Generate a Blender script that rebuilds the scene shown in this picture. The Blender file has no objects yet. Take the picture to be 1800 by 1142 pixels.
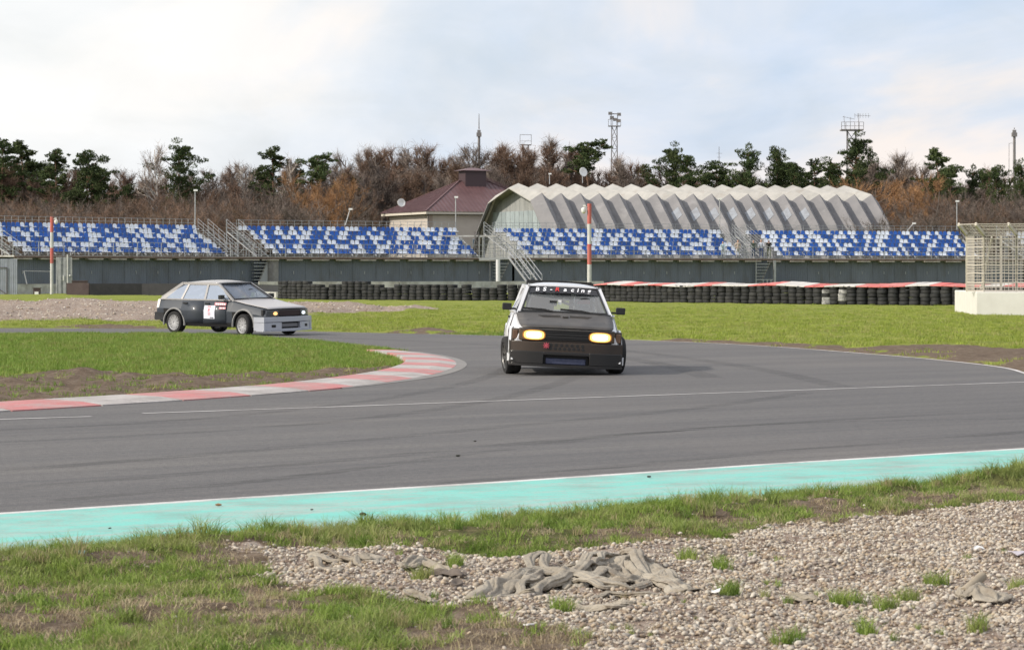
import bpy, bmesh, math, random
import numpy as np
from mathutils import Vector, Matrix, Euler
C = bpy.context.scene
COL = C.collection
R = math.radians
rnd = random.Random(7)
rng = np.random.default_rng(11)
F = 5000.0; HZ = 485.0; CH = 1.45     # focal length in photo pixels, horizon row, eye height

# ------------------------------------------------------------------ camera, sky, sun, exposure
cam = bpy.data.objects.new('camera', bpy.data.cameras.new('camera'))
COL.objects.link(cam); C.camera = cam
cam.location = (0, 0, CH); cam.rotation_euler = (R(90), 0, 0)
cam.data.lens = 100; cam.data.sensor_width = 36
cam.data.shift_y = -86/1800
cam.data.clip_start = 0.5; cam.data.clip_end = 6000
cam.data.dof.use_dof = True; cam.data.dof.focus_distance = 32; cam.data.dof.aperture_fstop = 14
C.render.resolution_x = 1024; C.render.resolution_y = 649
C.view_settings.view_transform = 'Standard'; C.view_settings.look = 'None'
C.view_settings.gamma = 1; C.view_settings.use_curve_mapping = False
C.view_settings.exposure = 0.17

SUN_AZ = R(248); SUN_EL = R(33)
sun_dir = Vector((math.sin(SUN_AZ)*math.cos(SUN_EL), math.cos(SUN_AZ)*math.cos(SUN_EL), math.sin(SUN_EL)))
W = bpy.data.worlds.new('World'); C.world = W; W.use_nodes = True
nt = W.node_tree; nt.nodes.clear()
def N(nt, t, **kw):
    n = nt.nodes.new(t)
    for k, v in kw.items():
        if k[0] == '_': n.inputs[k[1:].replace('_', ' ')].default_value = v
        else: setattr(n, k, v)
    return n
def L(nt, a, b): nt.links.new(a, b)
def ramp(nt, fac, stops, interp='LINEAR'):
    r = nt.nodes.new('ShaderNodeValToRGB'); r.color_ramp.interpolation = interp
    e = r.color_ramp.elements
    while len(e) < len(stops): e.new(0.5)
    for i, (p, c) in enumerate(stops):
        e[i].position = p; e[i].color = (c[0], c[1], c[2], 1) if hasattr(c, '__len__') else (c, c, c, 1)
    nt.links.new(fac, r.inputs[0]); return r.outputs[0]
def math_n(nt, op, a, b=None, clamp=False):
    m = nt.nodes.new('ShaderNodeMath'); m.operation = op; m.use_clamp = clamp
    for i, v in enumerate((a, b)):
        if v is None: continue
        if isinstance(v, (int, float)): m.inputs[i].default_value = v
        else: nt.links.new(v, m.inputs[i])
    return m.outputs[0]
def mixc(nt, f, a, b, mode='MIX'):
    m = nt.nodes.new('ShaderNodeMix'); m.data_type = 'RGBA'; m.blend_type = mode
    for s, v in ((m.inputs[0], f), (m.inputs[6], a), (m.inputs[7], b)):
        if isinstance(v, (int, float)): s.default_value = v
        elif isinstance(v, (tuple, list)): s.default_value = (v[0], v[1], v[2], 1)
        else: nt.links.new(v, s)
    return m.outputs[2]
sky = N(nt, 'ShaderNodeTexSky', sky_type='NISHITA', sun_disc=False, sun_elevation=SUN_EL, sun_rotation=SUN_AZ,
        air_density=1.2, dust_density=2.0)
b1 = N(nt, 'ShaderNodeBackground', _Strength=0.10); L(nt, sky.outputs[0], b1.inputs[0])
tc = N(nt, 'ShaderNodeTexCoord')
mp = N(nt, 'ShaderNodeMapping'); L(nt, tc.outputs['Generated'], mp.inputs[0])
mp.inputs['Scale'].default_value = (1.0, 1.0, 2.1); mp.inputs['Location'].default_value = (0.35, 0.1, 0.0)
n1 = N(nt, 'ShaderNodeTexNoise', _Scale=7.0, _Detail=7, _Roughness=0.55, _Distortion=0.5); L(nt, mp.outputs[0], n1.inputs[0])
n2 = N(nt, 'ShaderNodeTexNoise', _Scale=19.0, _Detail=8, _Roughness=0.55, _Distortion=0.6); L(nt, mp.outputs[0], n2.inputs[0])
sx = N(nt, 'ShaderNodeSeparateXYZ'); L(nt, tc.outputs['Generated'], sx.inputs[0])
mask = math_n(nt, 'ADD', math_n(nt, 'MULTIPLY', n1.outputs[0], 0.55), math_n(nt, 'MULTIPLY', n2.outputs[0], 0.45))
mask = ramp(nt, mask, [(0.36, 0.78), (0.50, 0.92), (0.62, 1.0)])
ccol = ramp(nt, n1.outputs[0], [(0.36, (0.58, 0.69, 0.86)), (0.49, (0.69, 0.745, 0.84)), (0.61, (0.89, 0.82, 0.78))])
side = N(nt, 'ShaderNodeMapRange', interpolation_type='SMOOTHSTEP'); L(nt, sx.outputs[0], side.inputs[0])
side.inputs[1].default_value = -0.16; side.inputs[2].default_value = 0.06; side.inputs[3].default_value = 1; side.inputs[4].default_value = 0
ccol = mixc(nt, math_n(nt, 'MULTIPLY', side.outputs[0], 0.85), ccol, (0.93, 0.93, 0.92))
b2 = N(nt, 'ShaderNodeBackground', _Strength=1.0); L(nt, ccol, b2.inputs[0])
ms = N(nt, 'ShaderNodeMixShader'); wo = N(nt, 'ShaderNodeOutputWorld')
L(nt, mask, ms.inputs[0]); L(nt, b1.outputs[0], ms.inputs[1]); L(nt, b2.outputs[0], ms.inputs[2]); L(nt, ms.outputs[0], wo.inputs[0])

sl = bpy.data.lights.new('sun', 'SUN'); sl.energy = 3.7; sl.angle = R(1.2); sl.color = (1, 0.91, 0.78)
so = bpy.data.objects.new('sun', sl); COL.objects.link(so)
so.rotation_euler = sun_dir.to_track_quat('Z', 'Y').to_euler()
CY = C.cycles
CY.max_bounces = 6; CY.transparent_max_bounces = 12

# ------------------------------------------------------------------ helpers
def G(x, y):                    # ground point seen at photo pixel (x, y)
    D = F*CH/(y-HZ); return ((x-900)*D/F, D)
def PD(x, y, D):                # point at photo pixel (x, y) at distance D
    return Vector(((x-900)*D/F, D, CH+(HZ-y)*D/F))

class MB:
    def __init__(s): s.v = []; s.f = []; s.m = []; s.mi = 0
    def add(s, vs, fs):
        o = len(s.v); s.v += [tuple(p) for p in vs]; s.f += [tuple(o+i for i in f) for f in fs]; s.m += [s.mi]*len(fs)
    def box(s, c, d, rz=0, mat=None):
        x, y, z = d[0]/2, d[1]/2, d[2]/2
        M = mat or Matrix.Rotation(rz, 3, 'Z')
        c = Vector(c)
        vs = [c + M @ Vector((i*x, j*y, k*z)) for k in (-1, 1) for (i, j) in ((-1, -1), (1, -1), (1, 1), (-1, 1))]
        s.add(vs, [(0, 3, 2, 1), (4, 5, 6, 7), (0, 1, 5, 4), (1, 2, 6, 5), (2, 3, 7, 6), (3, 0, 4, 7)])
    def beam(s, p, q, w, h=None, up=(0, 0, 1)):
        p, q = Vector(p), Vector(q); d = (q-p)
        if d.length < 1e-6: return
        h = h or w; dn = d.normalized(); u = Vector(up)
        if abs(dn.dot(u)) > 0.98: u = Vector((0, 1, 0))
        a = dn.cross(u).normalized(); b = a.cross(dn).normalized()
        vs = []
        for t in (p, q):
            for (i, j) in ((-1, -1), (1, -1), (1, 1), (-1, 1)): vs.append(t + a*i*w/2 + b*j*h/2)
        s.add(vs, [(0, 3, 2, 1), (4, 5, 6, 7), (0, 1, 5, 4), (1, 2, 6, 5), (2, 3, 7, 6), (3, 0, 4, 7)])
    def tube(s, pts, r, n=6, cap=True):
        pts = [Vector(p) for p in pts]; k = len(pts)
        rr = r if hasattr(r, '__len__') else [r]*k
        o = []
        for i, p in enumerate(pts):
            d = (pts[min(i+1, k-1)]-pts[max(i-1, 0)]).normalized()
            u = Vector((0, 0, 1)) if abs(d.z) < 0.95 else Vector((1, 0, 0))
            a = d.cross(u).normalized(); b = d.cross(a).normalized()
            for j in range(n):
                t = 2*math.pi*j/n; o.append(p + a*math.cos(t)*rr[i] + b*math.sin(t)*rr[i])
        fs = [(i*n+j, i*n+(j+1) % n, (i+1)*n+(j+1) % n, (i+1)*n+j) for i in range(k-1) for j in range(n)]
        if cap: fs += [tuple(range(n)), tuple(reversed(range((k-1)*n, k*n)))]
        s.add(o, fs)
    def lathe(s, prof, n=16, M=None):     # prof: (r, z) around local z
        M = M or Matrix.Identity(4); o = []
        for (r, z) in prof:
            for j in range(n):
                t = 2*math.pi*j/n; o.append(M @ Vector((r*math.cos(t), r*math.sin(t), z)))
        k = len(prof)
        s.add(o, [(i*n+j, i*n+(j+1) % n, (i+1)*n+(j+1) % n, (i+1)*n+j) for i in range(k-1) for j in range(n)])
    def grid(s, fn, nu, nv):
        o = [fn(i/nu, j/nv) for j in range(nv+1) for i in range(nu+1)]
        s.add(o, [(j*(nu+1)+i, j*(nu+1)+i+1, (j+1)*(nu+1)+i+1, (j+1)*(nu+1)+i) for j in range(nv) for i in range(nu)])
    def slab(s, poly, off):               # polygon (list of points) extruded by vector off
        n = len(poly); off = Vector(off)
        vs = [Vector(p) for p in poly] + [Vector(p)+off for p in poly]
        s.add(vs, [tuple(range(n)), tuple(reversed(range(n, 2*n)))] + [(i, i+n, (i+1) % n+n, (i+1) % n) for i in range(n)])
    def mesh(s, name, mat=None, smooth=None, recalc=True):
        me = bpy.data.meshes.new(name); me.from_pydata(s.v, [], s.f)
        if mat is not None:
            for m in (mat if isinstance(mat, (list, tuple)) else [mat]): me.materials.append(m)
            if isinstance(mat, (list, tuple)) and len(mat) > 1: me.polygons.foreach_set('material_index', s.m)
        fin(me, smooth, recalc); return me
    def build(s, name, mat=None, parent=None, smooth=None, recalc=True):
        return obj(name, s.mesh(name, mat, smooth, recalc), parent)
def fin(me, smooth=None, recalc=True):
    if recalc or smooth is not None:
        bm = bmesh.new(); bm.from_mesh(me)
        if recalc: bmesh.ops.recalc_face_normals(bm, faces=bm.faces)
        if smooth is not None:
            for f in bm.faces: f.smooth = True
            for e in bm.edges:
                if len(e.link_faces) == 2 and e.calc_face_angle(0) > R(smooth): e.smooth = False
        bm.to_mesh(me); bm.free()
    me.update()
def obj(name, me, parent=None):
    o = bpy.data.objects.new(name, me); COL.objects.link(o)
    if parent is not None: o.parent = parent
    return o
def tag(o, label=None, cat=None, group=None, kind=None):
    if label: o['label'] = label
    if cat: o['category'] = cat
    if group: o['group'] = group
    if kind: o['kind'] = kind
    return o
def thing(name, label, cat, loc=(0, 0, 0), rz=0, group=None):
    o = bpy.data.objects.new(name, None); COL.objects.link(o); o.empty_display_size = 0.2
    o.location = loc; o.rotation_euler = (0, 0, rz)
    return tag(o, label, cat, group)
def copy_tree(o, parent=None):
    c = o.copy(); COL.objects.link(c); c.parent = parent
    for ch in o.children: copy_tree(ch, c)
    return c
def bevel(o, w, seg=2, ang=35):
    m = o.modifiers.new('bevel', 'BEVEL'); m.width = w; m.segments = seg; m.limit_method = 'ANGLE'; m.angle_limit = R(ang); return o
def solid(o, t, off=0):
    m = o.modifiers.new('solid', 'SOLIDIFY'); m.thickness = t; m.offset = off; return o

MATS = {}
def pmat(name, col, col2=None, scale=3.0, rough=0.7, metal=0.0, bump=0.0, bscale=None, detail=6, spec=0.5, coat=0.0, stretch=None, lo=0.35, hi=0.65, dirt=None, dscale=1.0, dlo=0.5, dhi=0.7, rand=0.0):
    m = bpy.data.materials.new(name); m.use_nodes = True; MATS[name] = m
    t = m.node_tree; bs = t.nodes['Principled BSDF']
    bs.inputs['Roughness'].default_value = rough; bs.inputs['Metallic'].default_value = metal
    bs.inputs['Specular IOR Level'].default_value = spec; bs.inputs['Coat Weight'].default_value = coat; bs.inputs['Coat Roughness'].default_value = .12
    tc = N(t, 'ShaderNodeTexCoord'); v = tc.outputs['Object']
    if stretch:
        mp = N(t, 'ShaderNodeMapping'); mp.inputs['Scale'].default_value = stretch; L(t, v, mp.inputs[0]); v = mp.outputs[0]
    out = None
    if col2 is not None or bump:
        n = N(t, 'ShaderNodeTexNoise', _Scale=scale, _Detail=detail, _Roughness=0.6); L(t, v, n.inputs[0])
    if col2 is not None: out = ramp(t, n.outputs[0], [(lo, col), (hi, col2)])
    if dirt is not None:
        n3 = N(t, 'ShaderNodeTexNoise', _Scale=dscale, _Detail=8, _Roughness=0.65); L(t, v, n3.inputs[0])
        out = mixc(t, ramp(t, n3.outputs[0], [(dlo, 0.0), (dhi, 1.0)]), out if out else tuple(col), dirt)
    if rand:
        oi = N(t, 'ShaderNodeObjectInfo')
        hs = N(t, 'ShaderNodeHueSaturation')
        L(t, math_n(t, 'ADD', math_n(t, 'MULTIPLY', oi.outputs['Random'], 2*rand), 1-rand), hs.inputs['Value'])
        if out: L(t, out, hs.inputs['Color'])
        else: hs.inputs['Color'].default_value = (*col, 1)
        out = hs.outputs[0]
    if out: L(t, out, bs.inputs['Base Color'])
    else: bs.inputs['Base Color'].default_value = (*col, 1)
    if bump:
        if bscale:
            n4 = N(t, 'ShaderNodeTexNoise', _Scale=bscale, _Detail=4); L(t, v, n4.inputs[0]); src = n4.outputs[0]
        else: src = n.outputs[0]
        b = N(t, 'ShaderNodeBump', _Strength=bump, _Distance=0.02); L(t, src, b.inputs['Height']); L(t, b.outputs[0], bs.inputs['Normal'])
    return m
def emat(name, col, strength):
    m = bpy.data.materials.new(name); m.use_nodes = True; t = m.node_tree; t.nodes.clear()
    e = N(t, 'ShaderNodeEmission', _Strength=strength); e.inputs[0].default_value = (*col, 1)
    o = N(t, 'ShaderNodeOutputMaterial'); L(t, e.outputs[0], o.inputs[0]); MATS[name] = m; return m
def gmat(name, tint, refl=0.1, opac=0.0, ocol=(0.5, 0.6, 0.8)):
    m = bpy.data.materials.new(name); m.use_nodes = True; t = m.node_tree; t.nodes.clear()
    tr = N(t, 'ShaderNodeBsdfTransparent'); tr.inputs[0].default_value = (*tint, 1)
    gl = N(t, 'ShaderNodeBsdfGlossy', _Roughness=0.04); gl.inputs[0].default_value = (1, 1, 1, 1)
    lw = N(t, 'ShaderNodeLayerWeight', _Blend=0.5)
    f = math_n(t, 'ADD', math_n(t, 'MULTIPLY', math_n(t, 'POWER', lw.outputs['Facing'], 4.0), 0.6), refl, True)
    ms = N(t, 'ShaderNodeMixShader'); L(t, f, ms.inputs[0]); L(t, tr.outputs[0], ms.inputs[1]); L(t, gl.outputs[0], ms.inputs[2])
    s = ms.outputs[0]
    if opac:
        d = N(t, 'ShaderNodeBsdfDiffuse'); d.inputs[0].default_value = (*ocol, 1)
        m2 = N(t, 'ShaderNodeMixShader'); m2.inputs[0].default_value = opac; L(t, s, m2.inputs[1]); L(t, d.outputs[0], m2.inputs[2]); s = m2.outputs[0]
    o = N(t, 'ShaderNodeOutputMaterial'); L(t, s, o.inputs[0]); MATS[name] = m; return m

def sdist(P, poly):                       # signed distance to polygon, negative inside
    P = np.asarray(P, float); poly = np.asarray(poly, float); n = len(poly)
    d = np.full(len(P), 1e9); ins = np.zeros(len(P), bool)
    for i in range(n):
        a = poly[i]; b = poly[(i+1) % n]; e = b-a; w = P-a
        t = np.clip((w@e)/max(e@e, 1e-12), 0, 1); dd = w - t[:, None]*e
        d = np.minimum(d, (dd**2).sum(1))
        c = ((a[1] <= P[:, 1]) & (b[1] > P[:, 1])) | ((b[1] <= P[:, 1]) & (a[1] > P[:, 1]))
        with np.errstate(divide='ignore', invalid='ignore'): xi = a[0] + (P[:, 1]-a[1])/(b[1]-a[1])*e[0]
        ins ^= c & (P[:, 0] < xi)
    d = np.sqrt(d); return np.where(ins, -d, d)
_h = np.random.default_rng(5).random((256, 256))
def vnoise(x, y):
    xi = np.floor(x).astype(int); yi = np.floor(y).astype(int); fx = x-xi; fy = y-yi
    fx = fx*fx*(3-2*fx); fy = fy*fy*(3-2*fy)
    g = lambda a, b: _h[a % 256, b % 256]
    return (g(xi, yi)*(1-fx)+g(xi+1, yi)*fx)*(1-fy) + (g(xi, yi+1)*(1-fx)+g(xi+1, yi+1)*fx)*fy
def fbm(x, y, o=4):
    s = 0; a = 0.5; t = 0
    for i in range(o): s = s + a*vnoise(x*2**i+17*i, y*2**i+31*i); t += a; a *= 0.55
    return s/t
def sstep(a, b, x):
    t = np.clip((x-a)/(b-a), 0, 1); return t*t*(3-2*t)

def gridmesh(name, X, Y, Z, mat, attrs=None, smooth=True):
    ny, nx = X.shape; me = bpy.data.meshes.new(name)
    co = np.stack([X, Y, Z], -1).reshape(-1, 3)
    idx = np.arange(ny*nx).reshape(ny, nx)
    q = np.stack([idx[:-1, :-1], idx[:-1, 1:], idx[1:, 1:], idx[1:, :-1]], -1).reshape(-1, 4)
    me.vertices.add(len(co)); me.vertices.foreach_set('co', co.ravel().astype('f'))
    me.loops.add(q.size); me.loops.foreach_set('vertex_index', q.ravel().astype('i'))
    me.polygons.add(len(q)); me.polygons.foreach_set('loop_start', (np.arange(len(q))*4).astype('i'))
    me.polygons.foreach_set('loop_total', np.full(len(q), 4, 'i'))
    me.update(calc_edges=True)
    if smooth: me.polygons.foreach_set('use_smooth', np.ones(len(q), bool))
    me.materials.append(mat)
    for k, a in (attrs or {}).items():
        at = me.attributes.new(k, 'FLOAT', 'POINT'); at.data.foreach_set('value', np.asarray(a, 'f').ravel())
    me.update(); return me

def scatter(name, P, rot, scl, protos, label, cat):
    """one object of countless small pieces: mesh points + geometry nodes instancing loose prototypes"""
    me = bpy.data.meshes.new(name); n = len(P)
    me.vertices.add(n); me.vertices.foreach_set('co', np.asarray(P, 'f').ravel())
    a = me.attributes.new('rot', 'FLOAT_VECTOR', 'POINT'); a.data.foreach_set('vector', np.asarray(rot, 'f').ravel())
    a = me.attributes.new('scl', 'FLOAT_VECTOR', 'POINT'); a.data.foreach_set('vector', np.asarray(scl, 'f').ravel())
    o = obj(name, me)
    g = bpy.data.node_groups.new(name, 'GeometryNodeTree')
    g.interface.new_socket('Geometry', in_out='INPUT', socket_type='NodeSocketGeometry')
    g.interface.new_socket('Geometry', in_out='OUTPUT', socket_type='NodeSocketGeometry')
    gi = g.nodes.new('NodeGroupInput'); go = g.nodes.new('NodeGroupOutput')
    jn = g.nodes.new('GeometryNodeJoinGeometry')
    for p in protos:
        oi = g.nodes.new('GeometryNodeObjectInfo'); oi.inputs['Object'].default_value = p
        oi.inputs['As Instance'].default_value = True
        g.links.new(oi.outputs['Geometry'], jn.inputs[0])
    ip = g.nodes.new('GeometryNodeInstanceOnPoints'); ip.inputs['Pick Instance'].default_value = True
    ar = g.nodes.new('GeometryNodeInputNamedAttribute'); ar.data_type = 'FLOAT_VECTOR'; ar.inputs[0].default_value = 'rot'
    asx = g.nodes.new('GeometryNodeInputNamedAttribute'); asx.data_type = 'FLOAT_VECTOR'; asx.inputs[0].default_value = 'scl'
    ri = g.nodes.new('FunctionNodeRandomValue'); ri.data_type = 'INT'
    for s in ri.inputs:
        if s.type == 'INT' and s.name == 'Min': s.default_value = 0
        if s.type == 'INT' and s.name == 'Max': s.default_value = len(protos)-1
    g.links.new(gi.outputs[0], ip.inputs['Points']); g.links.new(jn.outputs[0], ip.inputs['Instance'])
    e2r = g.nodes.new('FunctionNodeEulerToRotation')
    g.links.new(ar.outputs[0], e2r.inputs[0]); g.links.new(e2r.outputs[0], ip.inputs['Rotation'])
    g.links.new(asx.outputs[0], ip.inputs['Scale'])
    g.links.new([s for s in ri.outputs if s.type == 'INT'][0], ip.inputs['Instance Index'])
    g.links.new(ip.outputs[0], go.inputs[0])
    m = o.modifiers.new('scatter', 'NODES'); m.node_group = g
    tag(o, label, cat, kind='stuff'); return o
def loose(name, me): return bpy.data.objects.new(name, me)     # prototype kept out of the scene
# ------------------------------------------------------------------ ground, road, kerbs
def posmat(name):
    m = bpy.data.materials.new(name); m.use_nodes = True; t = m.node_tree
    g = N(t, 'ShaderNodeNewGeometry'); return m, t, t.nodes['Principled BSDF'], g.outputs['Position']
def noise(t, v, scale, detail=6, rough=0.6, sc=None, rz=0):
    if sc:
        mp = N(t, 'ShaderNodeMapping', vector_type='POINT'); mp.inputs['Rotation'].default_value = (0, 0, rz); L(t, v, mp.inputs[0])
        m2 = N(t, 'ShaderNodeMapping'); m2.inputs['Scale'].default_value = sc; L(t, mp.outputs[0], m2.inputs[0]); v = m2.outputs[0]
    n = N(t, 'ShaderNodeTexNoise', _Scale=scale, _Detail=detail, _Roughness=rough); L(t, v, n.inputs[0]); return n.outputs[0]
def bump(t, bs, h, s, d=0.01):
    b = N(t, 'ShaderNodeBump', _Strength=s, _Distance=d); L(t, h, b.inputs['Height']); L(t, b.outputs[0], bs.inputs['Normal'])

ROADANG = math.atan2(0.659, 0.752)
# asphalt
m_road, t, bs, pos = posmat('asphalt')
big = noise(t, pos, 1.0, 5, 0.55, (0.055, 0.75, 1), -ROADANG)
mid = noise(t, pos, 1.0, 6, 0.6, (0.22, 2.6, 1), -ROADANG)
spk = N(t, 'ShaderNodeTexVoronoi', _Scale=85.0); L(t, pos, spk.inputs[0])
spn = noise(t, pos, 24, 6, 0.85)
c = ramp(t, big, [(0.30, (0.108, 0.105, 0.107)), (0.50, (0.131, 0.127, 0.128)), (0.68, (0.164, 0.157, 0.151))])
c = mixc(t, ramp(t, mid, [(0.34, 0.30), (0.50, 0.0)]), c, (0.090, 0.088, 0.094))
c = mixc(t, ramp(t, noise(t, pos, 7.0, 6, 0.9, (1, 1, 1)), [(0.34, 0.55), (0.52, 0.0)]), c, (0.07, 0.068, 0.07))
c = mixc(t, ramp(t, noise(t, pos, 9.0, 6, 0.9, (1.3, 1, 1), 1.0), [(0.52, 0.0), (0.70, 0.5)]), c, (0.24, 0.235, 0.23))
c = mixc(t, ramp(t, noise(t, pos, 1.0, 5, 0.65, (0.035, 4.5, 1), -ROADANG+0.05), [(0.40, 0.35), (0.50, 0.0)]), c, (0.072, 0.070, 0.076))
c = mixc(t, math_n(t, 'MULTIPLY', ramp(t, spk.outputs['Distance'], [(0.0, 1.0), (0.35, 0.0)]), 0.34), c, (0.36, 0.35, 0.34))
c = mixc(t, math_n(t, 'MULTIPLY', ramp(t, spn, [(0.36, 1.0), (0.52, 0.0)]), 0.75), c, (0.05, 0.048, 0.053))
c = mixc(t, math_n(t, 'MULTIPLY', ramp(t, noise(t, pos, 0.12, 4), [(0.5, 0.0), (0.7, 1.0)]), 0.25), c, (0.20, 0.18, 0.165))
L(t, c, bs.inputs['Base Color']); bs.inputs['Roughness'].default_value = 0.78; bs.inputs['Specular IOR Level'].default_value = 0.35
bump(t, bs, spk.outputs['Distance'], 0.6, 0.008)
# painted surfaces
def paint(name, col, worn, w0, w1, ang=0, sc=(0.6, 3, 1), spot=0.5):
    m, t, bs, pos = posmat(name)
    n = noise(t, pos, 1.0, 8, 0.65, sc, -ang); f = noise(t, pos, 22, 6, 0.7)
    k = math_n(t, 'ADD', math_n(t, 'MULTIPLY', n, 0.62), math_n(t, 'MULTIPLY', f, 0.38))
    c = mixc(t, ramp(t, k, [(w0, 0.0), (w1, 1.0)]), col, worn)
    c = mixc(t, math_n(t, 'MULTIPLY', ramp(t, noise(t, pos, 1.6, 8, 0.7), [(0.46, 0.0), (0.68, 1.0)]), 0.45), c, (0.19, 0.175, 0.16))
    c = mixc(t, ramp(t, noise(t, pos, 60, 3, 0.6), [(0.30, spot), (0.40, 0.0)]), c, (0.12, 0.13, 0.12))
    L(t, c, bs.inputs['Base Color']); bs.inputs['Roughness'].default_value = 0.7; bump(t, bs, f, 0.35, 0.006); return m
m_teal = paint('teal_paint', (0.165, 0.53, 0.47), (0.33, 0.43, 0.40), 0.44, 0.60, ROADANG, (0.7, 4.0, 1))
m_line = paint('white_line_paint', (0.62, 0.60, 0.60), (0.22, 0.21, 0.21), 0.50, 0.66, ROADANG, (1.5, 6, 1))
m_kred = paint('kerb_red_paint', (0.50, 0.165, 0.165), (0.40, 0.33, 0.32), 0.44, 0.66, 1.0, (1.2, 3, 1))
m_kwht = paint('kerb_white_paint', (0.50, 0.47, 0.46), (0.29, 0.265, 0.255), 0.40, 0.62, 1.0, (1.2, 3, 1))
m_apron = paint('kerb_concrete', (0.24, 0.23, 0.22), (0.17, 0.16, 0.155), 0.4, 0.6)

def ground_mix(name, g1, g2, g3, attr=True, gs=1.2):
    """turf whose soil and stone patches follow the point attributes dirt and stone"""
    m, t, bs, pos = posmat(name)
    a = noise(t, pos, gs, 8, 0.65); b = noise(t, pos, 14, 6, 0.75); hf = noise(t, pos, 45, 5, 0.8)
    c = ramp(t, a, [(0.32, g1), (0.50, g2), (0.66, g3)])
    c = mixc(t, ramp(t, b, [(0.38, 0.6), (0.54, 0.0)]), c, tuple(x*0.5 for x in g1))
    c = mixc(t, ramp(t, hf, [(0.56, 0.0), (0.72, 0.5)]), c, tuple(min(1, x*1.5) for x in g3))
    soil = ramp(t, noise(t, pos, 7, 8, 0.75), [(0.3, (0.075, 0.052, 0.038)), (0.5, (0.15, 0.112, 0.082)), (0.7, (0.25, 0.20, 0.155))])
    vo = N(t, 'ShaderNodeTexVoronoi', _Scale=34.0); L(t, pos, vo.inputs[0])
    st = ramp(t, vo.outputs['Color'], [(0.15, (0.20, 0.155, 0.125)), (0.5, (0.34, 0.28, 0.24)), (0.9, (0.5, 0.45, 0.40))])
    st = mixc(t, ramp(t, noise(t, pos, 6, 7, 0.7), [(0.35, 0.75), (0.6, 0.0)]), st, (0.20, 0.135, 0.10))
    n4 = noise(t, pos, 3.0, 7, 0.7)
    for at, col in (('dirt', soil), ('stone', st)):
        A = N(t, 'ShaderNodeAttribute', attribute_name=at)
        k = math_n(t, 'ADD', A.outputs['Fac'], math_n(t, 'MULTIPLY', math_n(t, 'SUBTRACT', n4, 0.5), 0.9))
        c = mixc(t, ramp(t, k, [(0.42, 0.0), (0.58, 1.0)]), c, col)
    L(t, c, bs.inputs['Base Color']); bs.inputs['Roughness'].default_value = 0.95; bs.inputs['Specular IOR Level'].default_value = 0.15
    bump(t, bs, b, 0.8, 0.05); return m
m_field = ground_mix('field_turf', (0.15, 0.185, 0.032), (0.23, 0.27, 0.045), (0.30, 0.31, 0.075), gs=0.55)
m_verge = ground_mix('verge_turf', (0.07, 0.075, 0.028), (0.11, 0.115, 0.038), (0.17, 0.145, 0.08), gs=3.0)

road_outer = [G(1800, 657), G(1770, 647), G(1700, 638), G(1600, 628), G(1500, 620), G(1400, 612), G(1300, 605.5), G(1200, 601), G(1100, 597), G(1000, 594), G(900, 590.5), G(750, 587), G(600, 583.5), G(450, 580), G(300, 577.5), G(0, 576.5)]
road_inner = [G(0, 589), G(300, 590), G(450, 593.5), G(560, 601), G(640, 609), G(700, 616), G(750, 622), G(783, 628), G(800, 634), G(806, 640), G(800, 647), G(780, 655), G(740, 664), G(680, 673), G(600, 683), G(500, 691.5), G(400, 699), G(300, 706), G(200, 712), G(100, 718.5), G(0, 724)]
nd = np.array([0.752, 0.659]); nn = np.array([0.659, -0.752])   # along the straight, and across it towards the camera
A0 = np.array(G(0, 902)); A1 = np.array(G(1800, 788))
def al(p, s, q=0): return tuple(np.array(p)+nd*s+nn*q)
road_poly = [al(A0, -22), al(A1, 34), (27.5, 57), (8.4, 40.4)] + road_outer + [(-75, 84), (-75, 73)] + road_inner + [(-7.2, 28.0), (-24, 12.5)]
mb = MB(); mb.add([(x, y, 0.0) for x, y in road_poly], [tuple(range(len(road_poly)))])
road = mb.build('road', m_road); tag(road, kind='structure')
bm = bmesh.new(); bm.from_mesh(road.data); bmesh.ops.triangulate(bm, faces=bm.faces)
if sum(f.normal.z for f in bm.faces) < 0: bmesh.ops.reverse_faces(bm, faces=bm.faces)
bm.to_mesh(road.data); bm.free()

def strip(name, pts, w0, w1, z, mat):         # ribbon offset w0..w1 to the camera side of a polyline
    mb = MB(); P = [Vector((*p, 0)) for p in pts]; vs = []
    for i, p in enumerate(P):
        d = (P[min(i+1, len(P)-1)]-P[max(i-1, 0)]).normalized(); n = Vector((d.y, -d.x, 0))
        vs += [p+n*w0+Vector((0, 0, z)), p+n*w1+Vector((0, 0, z))]
    mb.add(vs, [(2*i, 2*i+2, 2*i+3, 2*i+1) for i in range(len(P)-1)])
    o = mb.build(name, mat, recalc=False); tag(o, kind='structure')
    if o.data.polygons[0].normal.z < 0: o.data.flip_normals()
    return o
def dense(pts, step):
    P = [Vector((*p, 0)) for p in pts]; out = []
    for a, b in zip(P[:-1], P[1:]):
        k = max(1, int((b-a).length/step))
        out += [tuple((a+(b-a)*i/k)[:2]) for i in range(k)]
    return out+[tuple(P[-1][:2])]
def smooth_line(pts, it=2):
    for _ in range(it):
        q = [pts[0]]
        for a, b in zip(pts[:-1], pts[1:]):
            q += [(a[0]*.75+b[0]*.25, a[1]*.75+b[1]*.25), (a[0]*.25+b[0]*.75, a[1]*.25+b[1]*.75)]
        pts = q+[pts[-1]]
    return pts
near = [al(A0, -20), tuple(A0), G(450, 873), G(900, 845.5), G(1350, 815.5), tuple(A1), al(A1, 30)]
strip('road_edge_line', near, -0.02, 0.085, 0.004, m_line)
strip('teal_runoff_strip', near, 0.085, 2.50, 0.004, m_teal)
mid_line = [al(G(0, 737), -12), G(0, 737), G(160, 732)]
strip('road_marking_line', mid_line, -0.03, 0.05, 0.004, m_line)
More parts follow.
